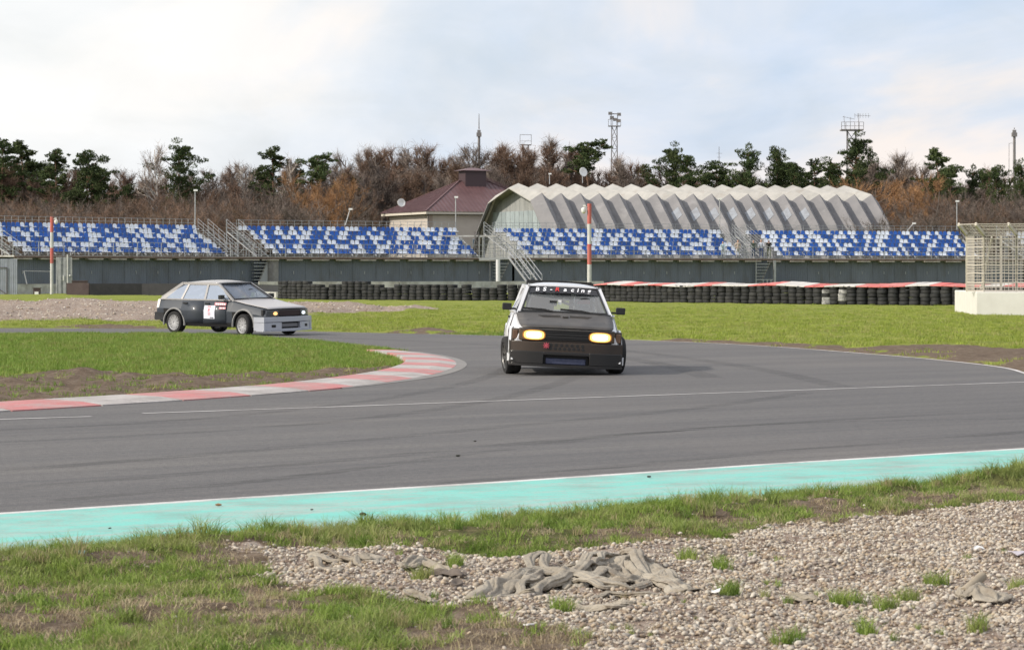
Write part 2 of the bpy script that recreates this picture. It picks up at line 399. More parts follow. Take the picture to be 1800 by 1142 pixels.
strip('road_marking_line', [G(250, 726.5), G(560, 716), G(900, 703.5), G(1350, 687.5), G(1800, 671.5), al(G(1800, 671.5), 24)], -0.035, 0.05, 0.004, m_line)
strip('road_edge_line', smooth_line(list(reversed(road_outer[:12]))), -0.07, 0.0, 0.004, m_line)

# faint rubber marks
m_skid = bpy.data.materials.new('rubber_mark'); m_skid.use_nodes = True; t = m_skid.node_tree; bs = t.nodes['Principled BSDF']
bs.inputs['Base Color'].default_value = (.035, .034, .037, 1); bs.inputs['Roughness'].default_value = .7
gg_ = N(t, 'ShaderNodeNewGeometry'); tr_n = N(t, 'ShaderNodeBsdfTransparent'); msh = N(t, 'ShaderNodeMixShader')
L(t, math_n(t, 'MULTIPLY', ramp(t, noise(t, gg_.outputs['Position'], 1.0, 7, 0.7, (0.35, 7, 1), -ROADANG), [(0.42, 0.0), (0.70, 1.0)]), 0.36), msh.inputs[0])
L(t, tr_n.outputs[0], msh.inputs[1]); L(t, bs.outputs[0], msh.inputs[2]); L(t, msh.outputs[0], t.nodes['Material Output'].inputs[0])
for i_, (pl_, w_) in enumerate((([(-100, 836), (200, 812), (560, 782), (900, 748), (1200, 722), (1420, 690)], .26), ([(-100, 868), (300, 836), (700, 800), (1100, 762), (1500, 735), (1900, 716)], .24), ([(100, 880), (500, 842), (860, 792), (1160, 757), (1420, 741), (1850, 735)], .20),
      ([(-80, 780), (300, 764), (640, 738), (860, 706), (980, 676), (1040, 650)], .25), ([(-80, 760), (200, 748), (520, 722), (740, 692), (860, 664), (905, 640), (900, 612)], .22), ([(1250, 664), (1180, 642), (1050, 622), (900, 608), (700, 598), (400, 586)], .4), ([(1480, 680), (1350, 650), (1180, 625), (1000, 606)], .35), ([(600, 870), (1000, 828), (1400, 790), (1900, 752)], .22))):
    q_ = smooth_line([G(*p) for p in pl_], 3); strip('rubber_mark', q_, -w_/2, w_/2, .0025+.0001*i_, m_skid)

# inside kerb: separate red and white blocks
ko = smooth_line([G(-260, 738)] + list(reversed(road_inner[6:])) + [G(722, 618.5)], 2)
def resample(pts, step):
    P = [np.array(p) for p in pts]; d = [0]
    for a, b in zip(P[:-1], P[1:]): d.append(d[-1]+np.linalg.norm(b-a))
    n = int(d[-1]/step); s = np.arange(n+1)*step
    return np.stack([np.interp(s, d, [p[k] for p in P]) for k in (0, 1)], -1)
ks = resample(ko, 0.25)
kerb = thing('kerb', 'worn red and white painted kerb curving round the inside of the bend', 'kerb')
tang = np.gradient(ks, axis=0); tang /= np.linalg.norm(tang, axis=1)[:, None]
knl = np.stack([-tang[:, 1], tang[:, 0]], -1)      # inwards
# index of the block phase: red block starts where the photo shows x=37
st = np.array(G(37, 722)); i0 = int(np.argmin(((ks-st)**2).sum(1))) % 12
WID = 0.86
i = i0-12; k = 0
while i < len(ks)-1:
    a = max(i, 0); b = min(i+6, len(ks)-1)
    if b > a:
        mb = MB(); vs = []; n = b-a
        for j in range(a, b+1):
            gap = 0.012 if j == a else (-0.012 if j == b else 0)
            p = ks[j]+tang[j]*gap; wj = WID
            q1, q2, q3 = p+knl[j]*0.02, p+knl[j]*0.30, p+knl[j]*wj
            vs += [(*q1, -0.03), (*q1, 0.012), (*q2, 0.045), (*q3, 0.06), (*(q3+knl[j]*0.02), -0.03)]
        fs = [(j*5+r, j*5+r+1, j*5+r+6, j*5+r+5) for j in range(n) for r in range(4)]
        fs += [(0, 4, 3, 2, 1), tuple(n*5+r for r in range(5))]
        mb.add(vs, fs)
        mb.build('kerb_block', m_kred if k % 2 == 0 else m_kwht, kerb)
    i += 6; k += 1
ap = [tuple(p) for p in ks]
s0 = int(np.argmin(((ks-np.array(G(600, 683)))**2).sum(1)))
mb = MB(); vs = []
for j in range(s0, len(ks)):
    w = 0.13*min(1, (j-s0)/16)+0.02
    vs += [(*(ks[j]-knl[j]*w), 0.004), (*(ks[j]+knl[j]*0.02), 0.010)]
mb.add(vs, [(2*i, 2*i+2, 2*i+3, 2*i+1) for i in range(len(vs)//2-1)])
tag(mb.build('kerb_apron', m_apron), kind='structure')

# far ground and field
m_far, t, bs, pos = posmat('far_ground')
L(t, ramp(t, noise(t, pos, 0.05, 6), [(0.3, (0.10, 0.11, 0.035)), (0.7, (0.16, 0.17, 0.06))]), bs.inputs['Base Color']); bs.inputs['Roughness'].default_value = 1
mb = MB(); mb.grid(lambda u, v: (-1200+2400*u, -300+2400*v, -0.10), 8, 8)
tag(mb.build('ground', m_far), kind='structure')

nY = 330; Ys = 27.0*(300/27.0)**(np.linspace(0, 1, nY)); U = np.linspace(-0.36, 0.34, 420)
Yg, Ug = np.meshgrid(Ys, U, indexing='ij'); Xg = Ug*Yg
Pf = np.stack([Xg.ravel(), Yg.ravel()], -1)
droad = sdist(Pf, road_poly)
ktop = [tuple(ks[j]+knl[j]*WID) for j in range(len(ks))]
kpoly = [tuple(p) for p in ks]+ktop[::-1]
dk = sdist(Pf, kpoly)
de = np.minimum(droad, dk)
gp = [G(-250, 530.5), G(0, 530.5), G(150, 530), G(400, 532), G(560, 536), G(700, 541), G(800, 545), G(700, 548.5), G(560, 555), G(420, 562), G(280, 566), G(0, 566.5), G(-250, 566)]
stone = sstep(0.9, -0.9, sdist(Pf, gp)+ (fbm(Pf[:, 0]*.35, Pf[:, 1]*.2)-.5)*3)
dirt = np.zeros(len(Pf))
infd = [G(-60, 672), G(60, 664), G(110, 656), G(200, 659), G(300, 668), G(420, 662), G(600, 652), G(690, 643), G(715, 630), G(705, 655), G(600, 672), G(300, 694), G(0, 714), G(-100, 720)]
dirt = np.maximum(dirt, sstep(0.30, -0.25, sdist(Pf, infd)+(fbm(Pf[:, 0]*1.3, Pf[:, 1]*.8)-.5)*1.2))
for pp in ([G(1500, 617), G(1600, 610), G(1700, 612), G(1830, 620), G(1880, 660), G(1790, 655), G(1700, 640), G(1600, 630)], [G(1150, 599), G(1200, 598.5), G(1400, 608), G(1500, 616), G(1500, 620), G(1300, 605)],
           [G(680, 585), G(760, 579), G(790, 583), G(760, 588)], [G(120, 577), G(140, 571), G(250, 572), G(290, 577)]):
    dirt = np.maximum(dirt, 1.0*sstep(0.7, -0.6, sdist(Pf, pp)+(fbm(Pf[:, 0]*1.5, Pf[:, 1]*.5)-.5)*2.6))
dirt = np.maximum(dirt, 0.8*sstep(0.45, 0.0, droad)*(dk > 0.3)*(Pf[:, 1] > 44))
dirt = np.maximum(dirt, sstep(0.80, 0.9, fbm(Pf[:, 0]*.6+9, Pf[:, 1]*.25))*0.7)
lump = (fbm(Pf[:, 0]*.9, Pf[:, 1]*.6)-.5)*0.10 + (fbm(Pf[:, 0]*4, Pf[:, 1]*3)-.5)*0.035 + dirt*(fbm(Pf[:, 0]*3, Pf[:, 1]*2+4)-.45)*np.where(Pf[:, 0] > 0, .06, .16)
cx, cy = G(150, 668); lump += 0.13*np.exp(-(((Pf[:, 0]-cx)/.45)**2+((Pf[:, 1]-cy)/.8)**2))
lump += stone*(fbm(Pf[:, 0]*.5, Pf[:, 1]*.3)-.45)*0.6
Zf = -0.02 + np.where(de < 0, 0, sstep(0.0, 0.8, de)*(0.05+lump)+sstep(0, .15, de)*.01)
Zf = np.where(de < 0.02, -0.04, Zf)
Zf = np.where((Pf[:, 1] < 40) & (Pf[:, 0] > Pf[:, 1]*0.02-2), -0.05, Zf)
def field_z(x, y):                 # nearest grid height
    j = np.clip(np.round(np.log(np.asarray(y)/27.0)/np.log(300/27.0)*(nY-1)).astype(int), 0, nY-1)
    i = np.clip(np.round((np.asarray(x)/np.asarray(y)+0.36)/0.70*419).astype(int), 0, 419)
    return Zf.reshape(nY, 420)[j, i]
def field_dirt(P):
    y = P[:, 1]; j = np.clip(np.round(np.log(y/27.0)/np.log(300/27.0)*(nY-1)).astype(int), 0, nY-1); i = np.clip(np.round((P[:, 0]/y+0.36)/0.70*419).astype(int), 0, 419)
    return dirt.reshape(nY, 420)[j, i]
tag(obj('grass_field', gridmesh('grass_field', Xg, Yg, Zf.reshape(nY, 420), m_field, {'dirt': dirt, 'stone': stone})), kind='structure')

# verge in front: turf strip, soil and pebble bed
xs = np.arange(-5.2, 7.5, 0.03); ys = np.arange(7.5, 26, 0.03)
Yv, Xv = np.meshgrid(ys, xs, indexing='ij'); Pv = np.stack([Xv.ravel(), Yv.ravel()], -1)
T0 = np.array(al(A0, 0, 2.40))
def edge_q(P): return (P-T0)@nn            # distance from the painted strip towards the camera
gravel_px = [G(440, 985), G(480, 984), G(560, 978), G(680, 972), G(900, 982), G(1100, 970), G(1300, 948), G(1500, 924), G(1640, 908), G(1800, 902), G(2000, 890), G(2300, 1300), G(1180, 1300), G(1010, 1138), G(880, 1085), G(700, 1062), G(560, 1052), G(470, 1030)]
def masks(P):
    n = fbm(P[:, 0]*2.2, P[:, 1]*2.2)-.5; n2 = fbm(P[:, 0]*5+3, P[:, 1]*5)-.5
    dg = sdist(P, gravel_px) + n*0.5 + n2*0.25
    return sstep(0.10, -0.12, dg), dg
gs_, dg_ = masks(Pv)
q_ = edge_q(Pv)
soil_n = fbm(Pv[:, 0]*1.6+40, Pv[:, 1]*1.1+7)
sd = sstep(0.50, 0.60, soil_n)*sstep(0.5, 1.0, q_)
for (px, py, rx, ry) in ((230, 1005, .55, .10), (480, 1000, .3, .12), (150, 1085, .7, .12), (300, 1100, .55, .13), (20, 1040, .5, .1), (1640, 910, .35, .10), (640, 965, .5, .1), (1100, 940, .25, .1)):
    c = G(px, py); sd = np.maximum(sd, np.exp(-(((Pv[:, 0]-c[0])/rx)**2+((Pv[:, 1]-c[1])/ry/2)**2)))
def verge_height(P):
    q = edge_q(P); e = sstep(0.0, 0.5, q)
    h = e*(0.035 + (fbm(P[:, 0]*1.3, P[:, 1]*1.3)-.5)*0.10 + (fbm(P[:, 0]*6, P[:, 1]*6)-.5)*0.035)
    h += 0.05*np.exp(-((q-0.75)/0.5)**2)*sstep(.35, .65, fbm(P[:, 0]*1.1+5, P[:, 1]*1.1))
    h += 0.05*sstep(1.0, 4.0, P[:, 0])*e + .014*e*np.sin(q*9+4*fbm(P[:, 0]*.8, P[:, 1]*.8))*sstep(.45, .6, fbm(P[:, 0]*.9+21, P[:, 1]*.9))
    return np.where(q < 0.0, -0.06, h-0.012)
Zv = verge_height(Pv)
tag(obj('grass_verge', gridmesh('grass_verge', Xv, Yv, Zv.reshape(Xv.shape), m_verge, {'dirt': sd*0.95, 'stone': gs_*1.1})), kind='structure')

# pebbles
m_peb = bpy.data.materials.new('pebble'); m_peb.use_nodes = True; t = m_peb.node_tree; bs = t.nodes['Principled BSDF']
oi = N(t, 'ShaderNodeObjectInfo')
c = ramp(t, oi.outputs['Random'], [(0.0, (0.23, 0.175, 0.125)), (0.14, (0.37, 0.32, 0.255)), (0.36, (0.47, 0.43, 0.365)), (0.56, (0.30, 0.28, 0.25)), (0.70, (0.56, 0.525, 0.465)), (0.84, (0.43, 0.35, 0.25)), (0.92, (0.20, 0.175, 0.16)), (1.0, (0.64, 0.61, 0.56))], 'CONSTANT')
tcn = N(t, 'ShaderNodeTexCoord'); nz = N(t, 'ShaderNodeTexNoise', _Scale=2.0, _Detail=5); L(t, tcn.outputs['Object'], nz.inputs[0])
c = mixc(t, ramp(t, nz.outputs[0], [(0.4, 0.0), (0.7, 0.6)]), c, (0.33, 0.25, 0.19)); L(t, c, bs.inputs['Base Color']); bs.inputs['Roughness'].default_value = 0.75
pebs = []
for k in range(6):
    bm = bmesh.new(); bmesh.ops.create_icosphere(bm, subdivisions=2 if k < 3 else 1, radius=0.5)
    sh = Vector((1, rnd.uniform(.65, .9), rnd.uniform(.45, .65)))
    for v in bm.verts:
        f = 1+rnd.uniform(-.09, .09); v.co = Vector((v.co.x*sh.x*f, v.co.y*sh.y*f, v.co.z*sh.z*f))
    for f in bm.faces: f.smooth = True
    me = bpy.data.meshes.new('pebble'); bm.to_mesh(me); bm.free(); me.materials.append(m_peb); pebs.append(loose('pebble', me))
def pebs_at(n, box, thr, smin, smax, jit=0.5):
    P = np.stack([rng.uniform(box[0], box[1], n), rng.uniform(box[2], box[3], n)], -1)
    keep = (np.abs(P[:, 0]) < P[:, 1]*0.20+0.4)
    P = P[keep]; g, dg = masks(P); P = P[rng.random(len(P)) < thr(g, dg, P)]
    z = verge_height(P); n = len(P)
    s = smin*(smax/smin)**(rng.random(n)**2.2)
    rot = np.stack([rng.normal(0, .35, n), rng.normal(0, .35, n), rng.uniform(0, 6.28, n)], -1)
    z = z + s*rng.uniform(-0.1, 0.35, n)*jit
    return np.column_stack([P, z]), rot, np.stack([s, s, s], -1)
a = pebs_at(210000, (-3, 5, 10.2, 18.5), lambda g, dg, P: np.clip(g*1.3, 0, 1)*(.55+.45*sstep(.36, .48, fbm(P[:, 0]*2.7+3, P[:, 1]*2.0+1))), 0.0105, 0.037, 1.0)
scatter('gravel_bed', *a, pebs, 'bed of rounded beige and pinkish pebbles in the right foreground', 'gravel')
a = pebs_at(26000, (-3.5, 5, 10.2, 20), lambda g, dg, P: (edge_q(P) > 0.15)*0.18*np.exp(-np.maximum(dg, 0)*1.2), 0.010, 0.034)
scatter('loose_pebbles', *a, pebs, 'loose pebbles strewn through the foreground turf and soil', 'gravel')

# grass
def grassmat(name, a, b, dry, tr=0.25):
    m = bpy.data.materials.new(name); m.use_nodes = True; t = m.node_tree; bs = t.nodes['Principled BSDF']
    oi = N(t, 'ShaderNodeObjectInfo'); g = N(t, 'ShaderNodeNewGeometry')
    c = ramp(t, oi.outputs['Random'], [(0.0, a), (0.45, b), (0.80, tuple(x*1.2 for x in b)), (0.93, dry), (1, dry)])
    nz = noise(t, g.outputs['Position'], 1.2, 4)
    c = mixc(t, ramp(t, nz, [(0.5, 0.0), (0.72, 0.55)]), c, dry)
    L(t, c, bs.inputs['Base Color']); bs.inputs['Roughness'].default_value = 0.55; bs.inputs['Specular IOR Level'].default_value = 0.3
    tl = N(t, 'ShaderNodeBsdfTranslucent'); L(t, c, tl.inputs[0])
    ms = N(t, 'ShaderNodeMixShader'); ms.inputs[0].default_value = tr
    L(t, bs.outputs[0], ms.inputs[1]); L(t, tl.outputs[0], ms.inputs[2]); L(t, ms.outputs[0], t.nodes['Material Output'].inputs[0]); return m
m_gr = grassmat('verge_grass', (0.12, 0.20, 0.032), (0.22, 0.30, 0.062), (0.36, 0.31, 0.17))
m_gr2 = grassmat('field_grass', (0.17, 0.23, 0.035), (0.26, 0.32, 0.05), (0.33, 0.31, 0.12))
m_gr4 = grassmat('infield_grass', (0.12, 0.20, 0.03), (0.18, 0.27, 0.045), (0.28, 0.27, 0.10))
m_dry = grassmat('dry_grass', (0.22, 0.165, 0.105), (0.36, 0.29, 0.19), (0.42, 0.36, 0.24), 0.15)
def clump(name, mat, nb, hmin, hmax, w, spread, lean, seg=2):
    mb = MB()
    for i in range(nb):
        a = rnd.uniform(0, 6.283); r = spread*math.sqrt(rnd.random()); bx, by = r*math.cos(a), r*math.sin(a)
        h = rnd.uniform(hmin, hmax); la = rnd.uniform(0, 6.283); ln = rnd.uniform(0.1, lean)*h
        fa = rnd.uniform(0, 6.283); wx, wy = w*math.cos(fa)/2, w*math.sin(fa)/2
        p = []
        for k in range(seg+1):
            tt = k/seg; ox = bx+math.cos(la)*ln*tt**1.8; oy = by+math.sin(la)*ln*tt**1.8; oz = h*tt*(1-0.25*tt*lean)
            ww = 1-tt*0.9 if k < seg else 0
            if k < seg: p += [(ox-wx*ww, oy-wy*ww, oz), (ox+wx*ww, oy+wy*ww, oz)]
            else: p.append((ox, oy, oz))
        f = [(2*k, 2*k+1, 2*k+3, 2*k+2) for k in range(seg-1)]+[(2*seg-2, 2*seg-1, 2*seg)]
        mb.add(p, f)
    return loose(name, mb.mesh(name, mat, recalc=False))
cl_v = [clump('tuft', m_gr, 26, .02, .075, .0052, .045, 1.1) for _ in range(4)]
cl_t = [clump('tall_tuft', m_gr, 46, .05, .16, .0055, .045, 1.0) for _ in range(3)]
cl_d = [clump('dry_tuft', m_dry, 22, .02, .07, .0035, .06, 2.0) for _ in range(3)]
def put(n, box, keepf, s0, s1, zf):
    P = np.stack([rng.uniform(box[0], box[1], n), rng.uniform(box[2], box[3], n)], -1)
    P = P[(np.abs(P[:, 0]) < P[:, 1]*0.205+0.5)]; k = keepf(P); P = P[rng.random(len(P)) < k]; n = len(P)
    s = rng.uniform(s0, s1, n)
    return np.column_stack([P, zf(P)-0.004]), np.stack([np.zeros(n), np.zeros(n), rng.uniform(0, 6.28, n)], -1), np.stack([s, s, s*rng.uniform(.7, 1.2, n)], -1)
def soilmask(P):
    v = sstep(0.52, 0.62, fbm(P[:, 0]*1.6+40, P[:, 1]*1.1+7))*sstep(.5, 1, edge_q(P))
    for (px, py, rx, ry) in ((230, 1005, .55, .10), (480, 1000, .3, .12), (150, 1085, .7, .12), (300, 1100, .55, .13), (20, 1040, .5, .1), (1640, 910, .35, .10), (640, 965, .5, .1), (1100, 940, .25, .1)):
        c = G(px, py); v = np.maximum(v, np.exp(-(((P[:, 0]-c[0])/rx)**2+((P[:, 1]-c[1])/ry/2)**2)))
    return v
def kv(P):
    g, dg = masks(P); q = edge_q(P); n = fbm(P[:, 0]*3.1, P[:, 1]*3.1)
    return (q > -0.06+0.05*n)*np.clip(1-g*1.6, 0, 1)*(0.22+0.78*sstep(.38, .55, n))*(1-0.88*soilmask(P))
scatter('verge_grass', *put(60000, (-4, 5.5, 10.2, 24), kv, .6, 1.25, verge_height), cl_v, 'short spring grass on the near verge beside the turquoise strip', 'grass')
def kt(P):
    q = edge_q(P); g, dg = masks(P); n = fbm(P[:, 0]*1.9+8, P[:, 1]*1.9)
    return ((q > 0)*np.exp(-((q-.22)/.36)**2)*(.25+.75*sstep(.40, .56, n)) + (q > .2)*0.22*sstep(.60, .68, n))*(g < .3)
scatter('tall_grass', *put(42000, (-4, 5.5, 10.2, 24), kt, .5, 1.05, verge_height), cl_t, 'longer tufts of grass along the edge of the turquoise strip', 'grass')
def kd(P):
    g, dg = masks(P); q = edge_q(P)
    return (q > .1)*(0.09+0.42*soilmask(P))*(1-0.93*g)
scatter('dead_grass', *put(40000, (-4, 5.5, 10.2, 24), kd, .6, 1.3, verge_height), cl_d, 'dead straw and roots lying on the bare soil of the near verge', 'grass')
tp = [G(x, y) for x, y in ((1260, 1008), (1275, 1060), (1208, 992), (990, 1085), (1500, 1065), (1480, 1070), (1640, 1040), (1790, 1045), (1520, 1120), (1380, 1135), (1725, 1130), (800, 1010), (745, 1035), (1600, 1062), (1560, 1078))]
for _k in range(70):
    tp.append(G(rng.uniform(480, 1850), 955+185*rng.random()**.8))
tp = [q for i_, q in enumerate(tp) if i_ < 15 or sdist(np.array([q]), gravel_px)[0] < -.02]
NM = 60
tp = np.array([(x+rng.normal(0, .02), y+rng.normal(0, .04)) for i_, (x, y) in enumerate(tp) for _ in range(4 if i_ < 15 else 1)])
n = len(tp)
scatter('grass_tufts', np.column_stack([tp, verge_height(tp)]), np.stack([np.zeros(n), np.zeros(n), rng.uniform(0, 6, n)], -1), np.where(np.arange(n)[:, None] < NM, .75, 1)*np.where(np.arange(n)[:, None] < NM, 1, rng.uniform(.2, .5, (n, 1)))*np.ones((1, 3)), cl_t, 'lone green grass tufts growing out of the pebble bed', 'grass')
cl_f = [clump('field_tuft', m_gr2, 16, .03, .085, .012, .12, 0.8, 1) for _ in range(3)]
cl_i = [clump('infield_tuft', m_gr4, 22, .03, .10, .010, .10, 0.8, 1) for _ in range(3)]
def kinf(P):
    d = np.minimum(sdist(P, road_poly), sdist(P, kpoly)); dm = sstep(0.25, -0.2, sdist(P, infd)+(fbm(P[:, 0]*1.3, P[:, 1]*.8)-.5)*1.2)
    return (d > 0.04)*(1-.95*dm)
scatter('infield_grass', *put(52000, (-16, 0, 31, 71), lambda P: kinf(P)*(P[:, 0] < 0.5), .7, 1.3, lambda P: field_z(P[:, 0], P[:, 1])), cl_i, 'green grass of the infield inside the bend', 'grass')
def kfar(P):
    d = sdist(P, road_poly); g = sdist(P, gp)
    return (1-.92*np.clip(field_dirt(P)*1.3, 0, 1))*(d > 0.1)*(g > 0.2)*sstep(150, 60, P[:, 1])*(0.45+.55*sstep(.4, .6, fbm(P[:, 0]*.5, P[:, 1]*.3)))
scatter('field_grass', *put(110000, (-30, 30, 44, 150), lambda P: kfar(P)*((P[:, 0] > 0) | (P[:, 1] > 71)), .8, 1.5, lambda P: field_z(P[:, 0], P[:, 1])), cl_f, 'yellowish green grass of the field beyond the track', 'grass')
def kst(P): return (sdist(P, gp) < 0)*1.0
P, r_, s_ = put(9000, (-36, 2, 80, 165), kst, .05, .16, lambda P: field_z(P[:, 0], P[:, 1]))
scatter('gravel_trap_stones', P, r_, s_, pebs, 'coarse stones heaped in the brownish gravel trap behind the left car', 'gravel')
# ------------------------------------------------------------------ materials for structures
galv = pmat('galvanised_steel', (0.42, 0.43, 0.45), (0.33, 0.34, 0.36), 3, 0.5, 0.35)
dkst = pmat('dark_steel', (0.10, 0.10, 0.11), (0.16, 0.14, 0.13), 2, 0.7)
clad = pmat('blue_grey_cladding', (0.112, 0.130, 0.168), (0.14, 0.158, 0.20), 0.8, 0.6, 0.2, rand=0.08, dirt=(0.085, 0.085, 0.085), dscale=0.9, dlo=.52, dhi=.8, stretch=(1, 1, .3))
conc = pmat('old_concrete', (0.50, 0.50, 0.49), (0.36, 0.355, 0.345), 1.2, 0.9, bump=0.3, dirt=(0.25, 0.24, 0.22), dscale=.6)
soff = pmat('pale_concrete_edge', (0.44, 0.40, 0.36), (0.30, 0.27, 0.25), 1.5, 0.9, bump=0.2)
rust = pmat('rusty_beam', (0.12, 0.075, 0.06), (0.19, 0.14, 0.12), 2, 0.8)
sblu = pmat('blue_plastic', (0.018, 0.105, 0.40), rough=0.45, rand=0.22)
swht = pmat('white_plastic', (0.72, 0.76, 0.84), rough=0.45, rand=0.06)
rub = pmat('tyre_rubber', (0.008, 0.009, 0.011), (0.018, 0.019, 0.021), 4, 0.7, bump=0.3, rand=0.35)
rubg = pmat('dusty_tyre_rubber', (0.010, 0.011, 0.013), (0.034, 0.034, 0.034), 4, 0.75, bump=0.3, rand=0.4)
pred = pmat('red_paint', (0.52, 0.10, 0.09), (0.45, 0.16, 0.13), 2, 0.6)
pwht = pmat('white_paint', (0.62, 0.62, 0.61), (0.48, 0.48, 0.47), 2, 0.6, dirt=(.3, .29, .28), dscale=1.5, dlo=.6, dhi=.75)
plas = pmat('white_camera_plastic', (0.75, 0.75, 0.75), rough=0.4)
black = pmat('black_plastic', (0.012, 0.012, 0.013), rough=0.5)

# ------------------------------------------------------------------ grandstands
def seatmesh(name, mat):
    mb = MB()
    # pan, open shell back with rounded top, and two legs; local x along the row, -y to the front
    prof = [(-.19, .0), (-.19, .22), (-.15, .31), (-.07, .355), (.07, .355), (.15, .31), (.19, .22), (.19, .0)]
    mb.slab([(x, 0.0+0.10*z, z+.03) for x, z in prof], (0, .035, 0))
    mb.slab([(-.19, .02, .02), (.19, .02, .02), (.205, -.36, .06), (.17, -.42, .03), (-.17, -.42, .03), (-.205, -.36, .06)], (0, 0, -.035))
    return mb.mesh(name, mat)
me_blue = seatmesh('blue_seat', sblu); me_white = seatmesh('white_seat', swht)
MID = Vector
DK = 3.12
def grandstand(x0, D0, ang, n, skipL, skipR, gap, label, seed, pl, pr, first=0):
    X0 = (x0-900)/F*D0; a = R(ang)
    root = thing('grandstand', label, 'grandstand', (X0, D0, 0), a, 'blue and white grandstands along the track')
    r_ = random.Random(seed); Lg = n*0.45
    # local: x along, -y towards the track
    for r in range(6):
        y = -0.7*r; z = DK + 0.32 + (5-r)*0.41
        run = 0; colr = 0
        for i in range(n + (0 if r < 1 else pr[r])):
            if i < skipL[r]: continue
            if i >= n - skipR[r] + 0: break
            if run <= 0:
                colr = 1-colr; run = r_.choice([1, 1, 1, 2, 2, 3]) if colr else r_.choice([1, 1, 2, 2, 3, 3, 4])
            run -= 1
            s = obj('white_seat' if colr else 'blue_seat', me_white if colr else me_blue, root)
            s.location = (i*0.45+0.22, y, z); s.rotation_euler = (r_.uniform(-.03, .03), 0, r_.uniform(-.03, .03))
        xa, xb = skipL[r]*0.45-.05, (n-skipR[r])*0.45+.05
        mb = MB(); mb.box(((xa+xb)/2, y-.18, z-.06), (xb-xa, .09, .05)); mb.box(((xa+xb)/2, y-.52, z-.33), (xb-xa, .30, .04))
        mb.build('step_plank', galv if r % 2 else dkst, root)
    # raking steel frames under the rows
    mb = MB(); k = int(Lg/2.3)+1
    for i in range(k+1):
        x = min(i*2.3, Lg)
        mb.beam((x, .15, DK+2.2), (x, -4.2, DK+.10), .05, .10); mb.beam((x, .1, DK), (x, .1, DK+2.2), .07)
        mb.beam((x, -1.9, DK), (x, -1.9, DK+1.1), .06); mb.beam((x, .1, DK+.1), (x, -1.9, DK+1.0), .04); mb.beam((x, -3.6, DK), (x, -3.6, DK+.3), .05)
    mb.build('raking_frame', galv, root)
    # back railing
    mb = MB(); zt = DK+0.32+5*.41+.03
    k = int(Lg/.68)
    for i in range(k+1): mb.beam((i*Lg/k, .32, zt-.6), (i*Lg/k, .32, zt+.85), .028)
    for h in (.85, .55, .15): mb.beam((0, .32, zt+h), (Lg, .32, zt+h), .03)
    mb.build('back_railing', galv, root)
    # front railing on the deck
    yf = -4.75; tot = Lg+gap
    mb = MB(); k = int(tot/2.3)
    for i in range(k+1): mb.beam((i*tot/k, yf, DK), (i*tot/k, yf, DK+1.12), .05)
    for h in (1.1, .58, .12): mb.beam((0, yf, DK+h), (tot, yf, DK+h), .035)
    for i in range(int(tot/.55)): mb.beam((i*.55, yf, DK+.12), (i*.55, yf, DK+.58), .015)
    mb.build('front_railing', galv, root)
    # deck slab, fascia beam and pale edge slabs
    mb = MB(); mb.box((tot/2, -2.2, DK-.07), (tot, 5.4, .14)); mb.build('deck', conc, root)
    mb = MB(); mb.box((tot/2, yf-.14, DK-.12), (tot, .10, .15)); mb.build('fascia_beam', rust, root)
    k = int(tot/2.35)
    for i in range(k):
        w = r_.uniform(1.3, 1.75)
        mb = MB(); mb.box((i*2.35+w/2+.2, yf-.05+.02, DK-.285), (w, .5, .10)); mb.build('edge_slab', soff, root)
    # cladding panels of the undercroft, each with its own joint
    yw = -4.35; k = max(1, round(tot/2.38)); pw = tot/k
    for i in range(k):
        mb = MB(); x0_ = i*pw+.012; x1_ = (i+1)*pw-.012; m = 12
        vs = []
        for j in range(m*2+1):
            x = x0_+(x1_-x0_)*j/(m*2); d = .022 if (j//1) % 2 else 0
            vs += [(x, yw-d, .80), (x, yw-d, DK-.15)]
        mb.add(vs, [(2*j, 2*j+2, 2*j+3, 2*j+1) for j in range(m*2)])
        p = mb.build('cladding_panel', clad, root); solid(p, .01)
        if r_.random() < .75:
            mb = MB(); mb.box(((i+.5)*pw, yw-.05, 1.75), (.05, .04, .26)); mb.build('handle', galv, p)
    mb = MB(); mb.box((tot/2, yw-.04, .78), (tot, .08, .10)); mb.build('drip_rail', dkst, root)
    mb = MB(); mb.box((tot/2, yw+.1, .37), (tot, .3, .74)); mb.build('plinth', conc, root)
    mb = MB(); mb.box((tot/2, .45, DK/2), (tot, .1, DK-.3)); mb.build('rear_wall', clad, root)
    # end stairs up the seating: treads and railings, left and right
    for side, steps in ((0, pl), (1, pr[0])):
        if not steps: continue
        xs_ = (0.35 if side == 0 else Lg+0.55); w = 1.0
        stt = MB(); rl = MB()
        for j in range(11):
            y = -.2-.38*j; z = DK+2.25-.205*j
            stt.box((xs_+ (0 if side else -.9+ .10*j), y, z), (w, .30, .04))
        stt.build('tread', galv, root)
        for dx in (-.55, .55):
            xx = lambda j: xs_+dx+(0 if side else -.9+.10*j)
            for h in (.45, .75, 1.05): rl.beam((xx(0), -.2, DK+2.25+h), (xx(11), -4.3, DK+h-.05), .024)
            for j in range(0, 12, 2): rl.beam((xx(j), -.2-.373*j, DK), (xx(j), -.2-.373*j, DK+3.3-.205*j), .026)
            rl.beam((xx(0), -.2, DK+2.2), (xx(11), -4.3, DK), .04, .09)
        if side == 0:
            for h in range(1, 8): rl.beam((xs_-1.5, -.2, DK+h*.42), (xs_-.3, -.2, DK+h*.42), .035)
            for h in range(1, 7): rl.beam((xs_-1.4, -1.9, DK+h*.30), (xs_-.1, -1.9, DK+h*.30), .03)
            rl.beam((xs_-1.5, -.2, DK), (xs_-1.5, -.2, DK+3.3), .05); rl.beam((xs_-.35, -.2, DK), (xs_-.35, -.2, DK+3.3), .05)
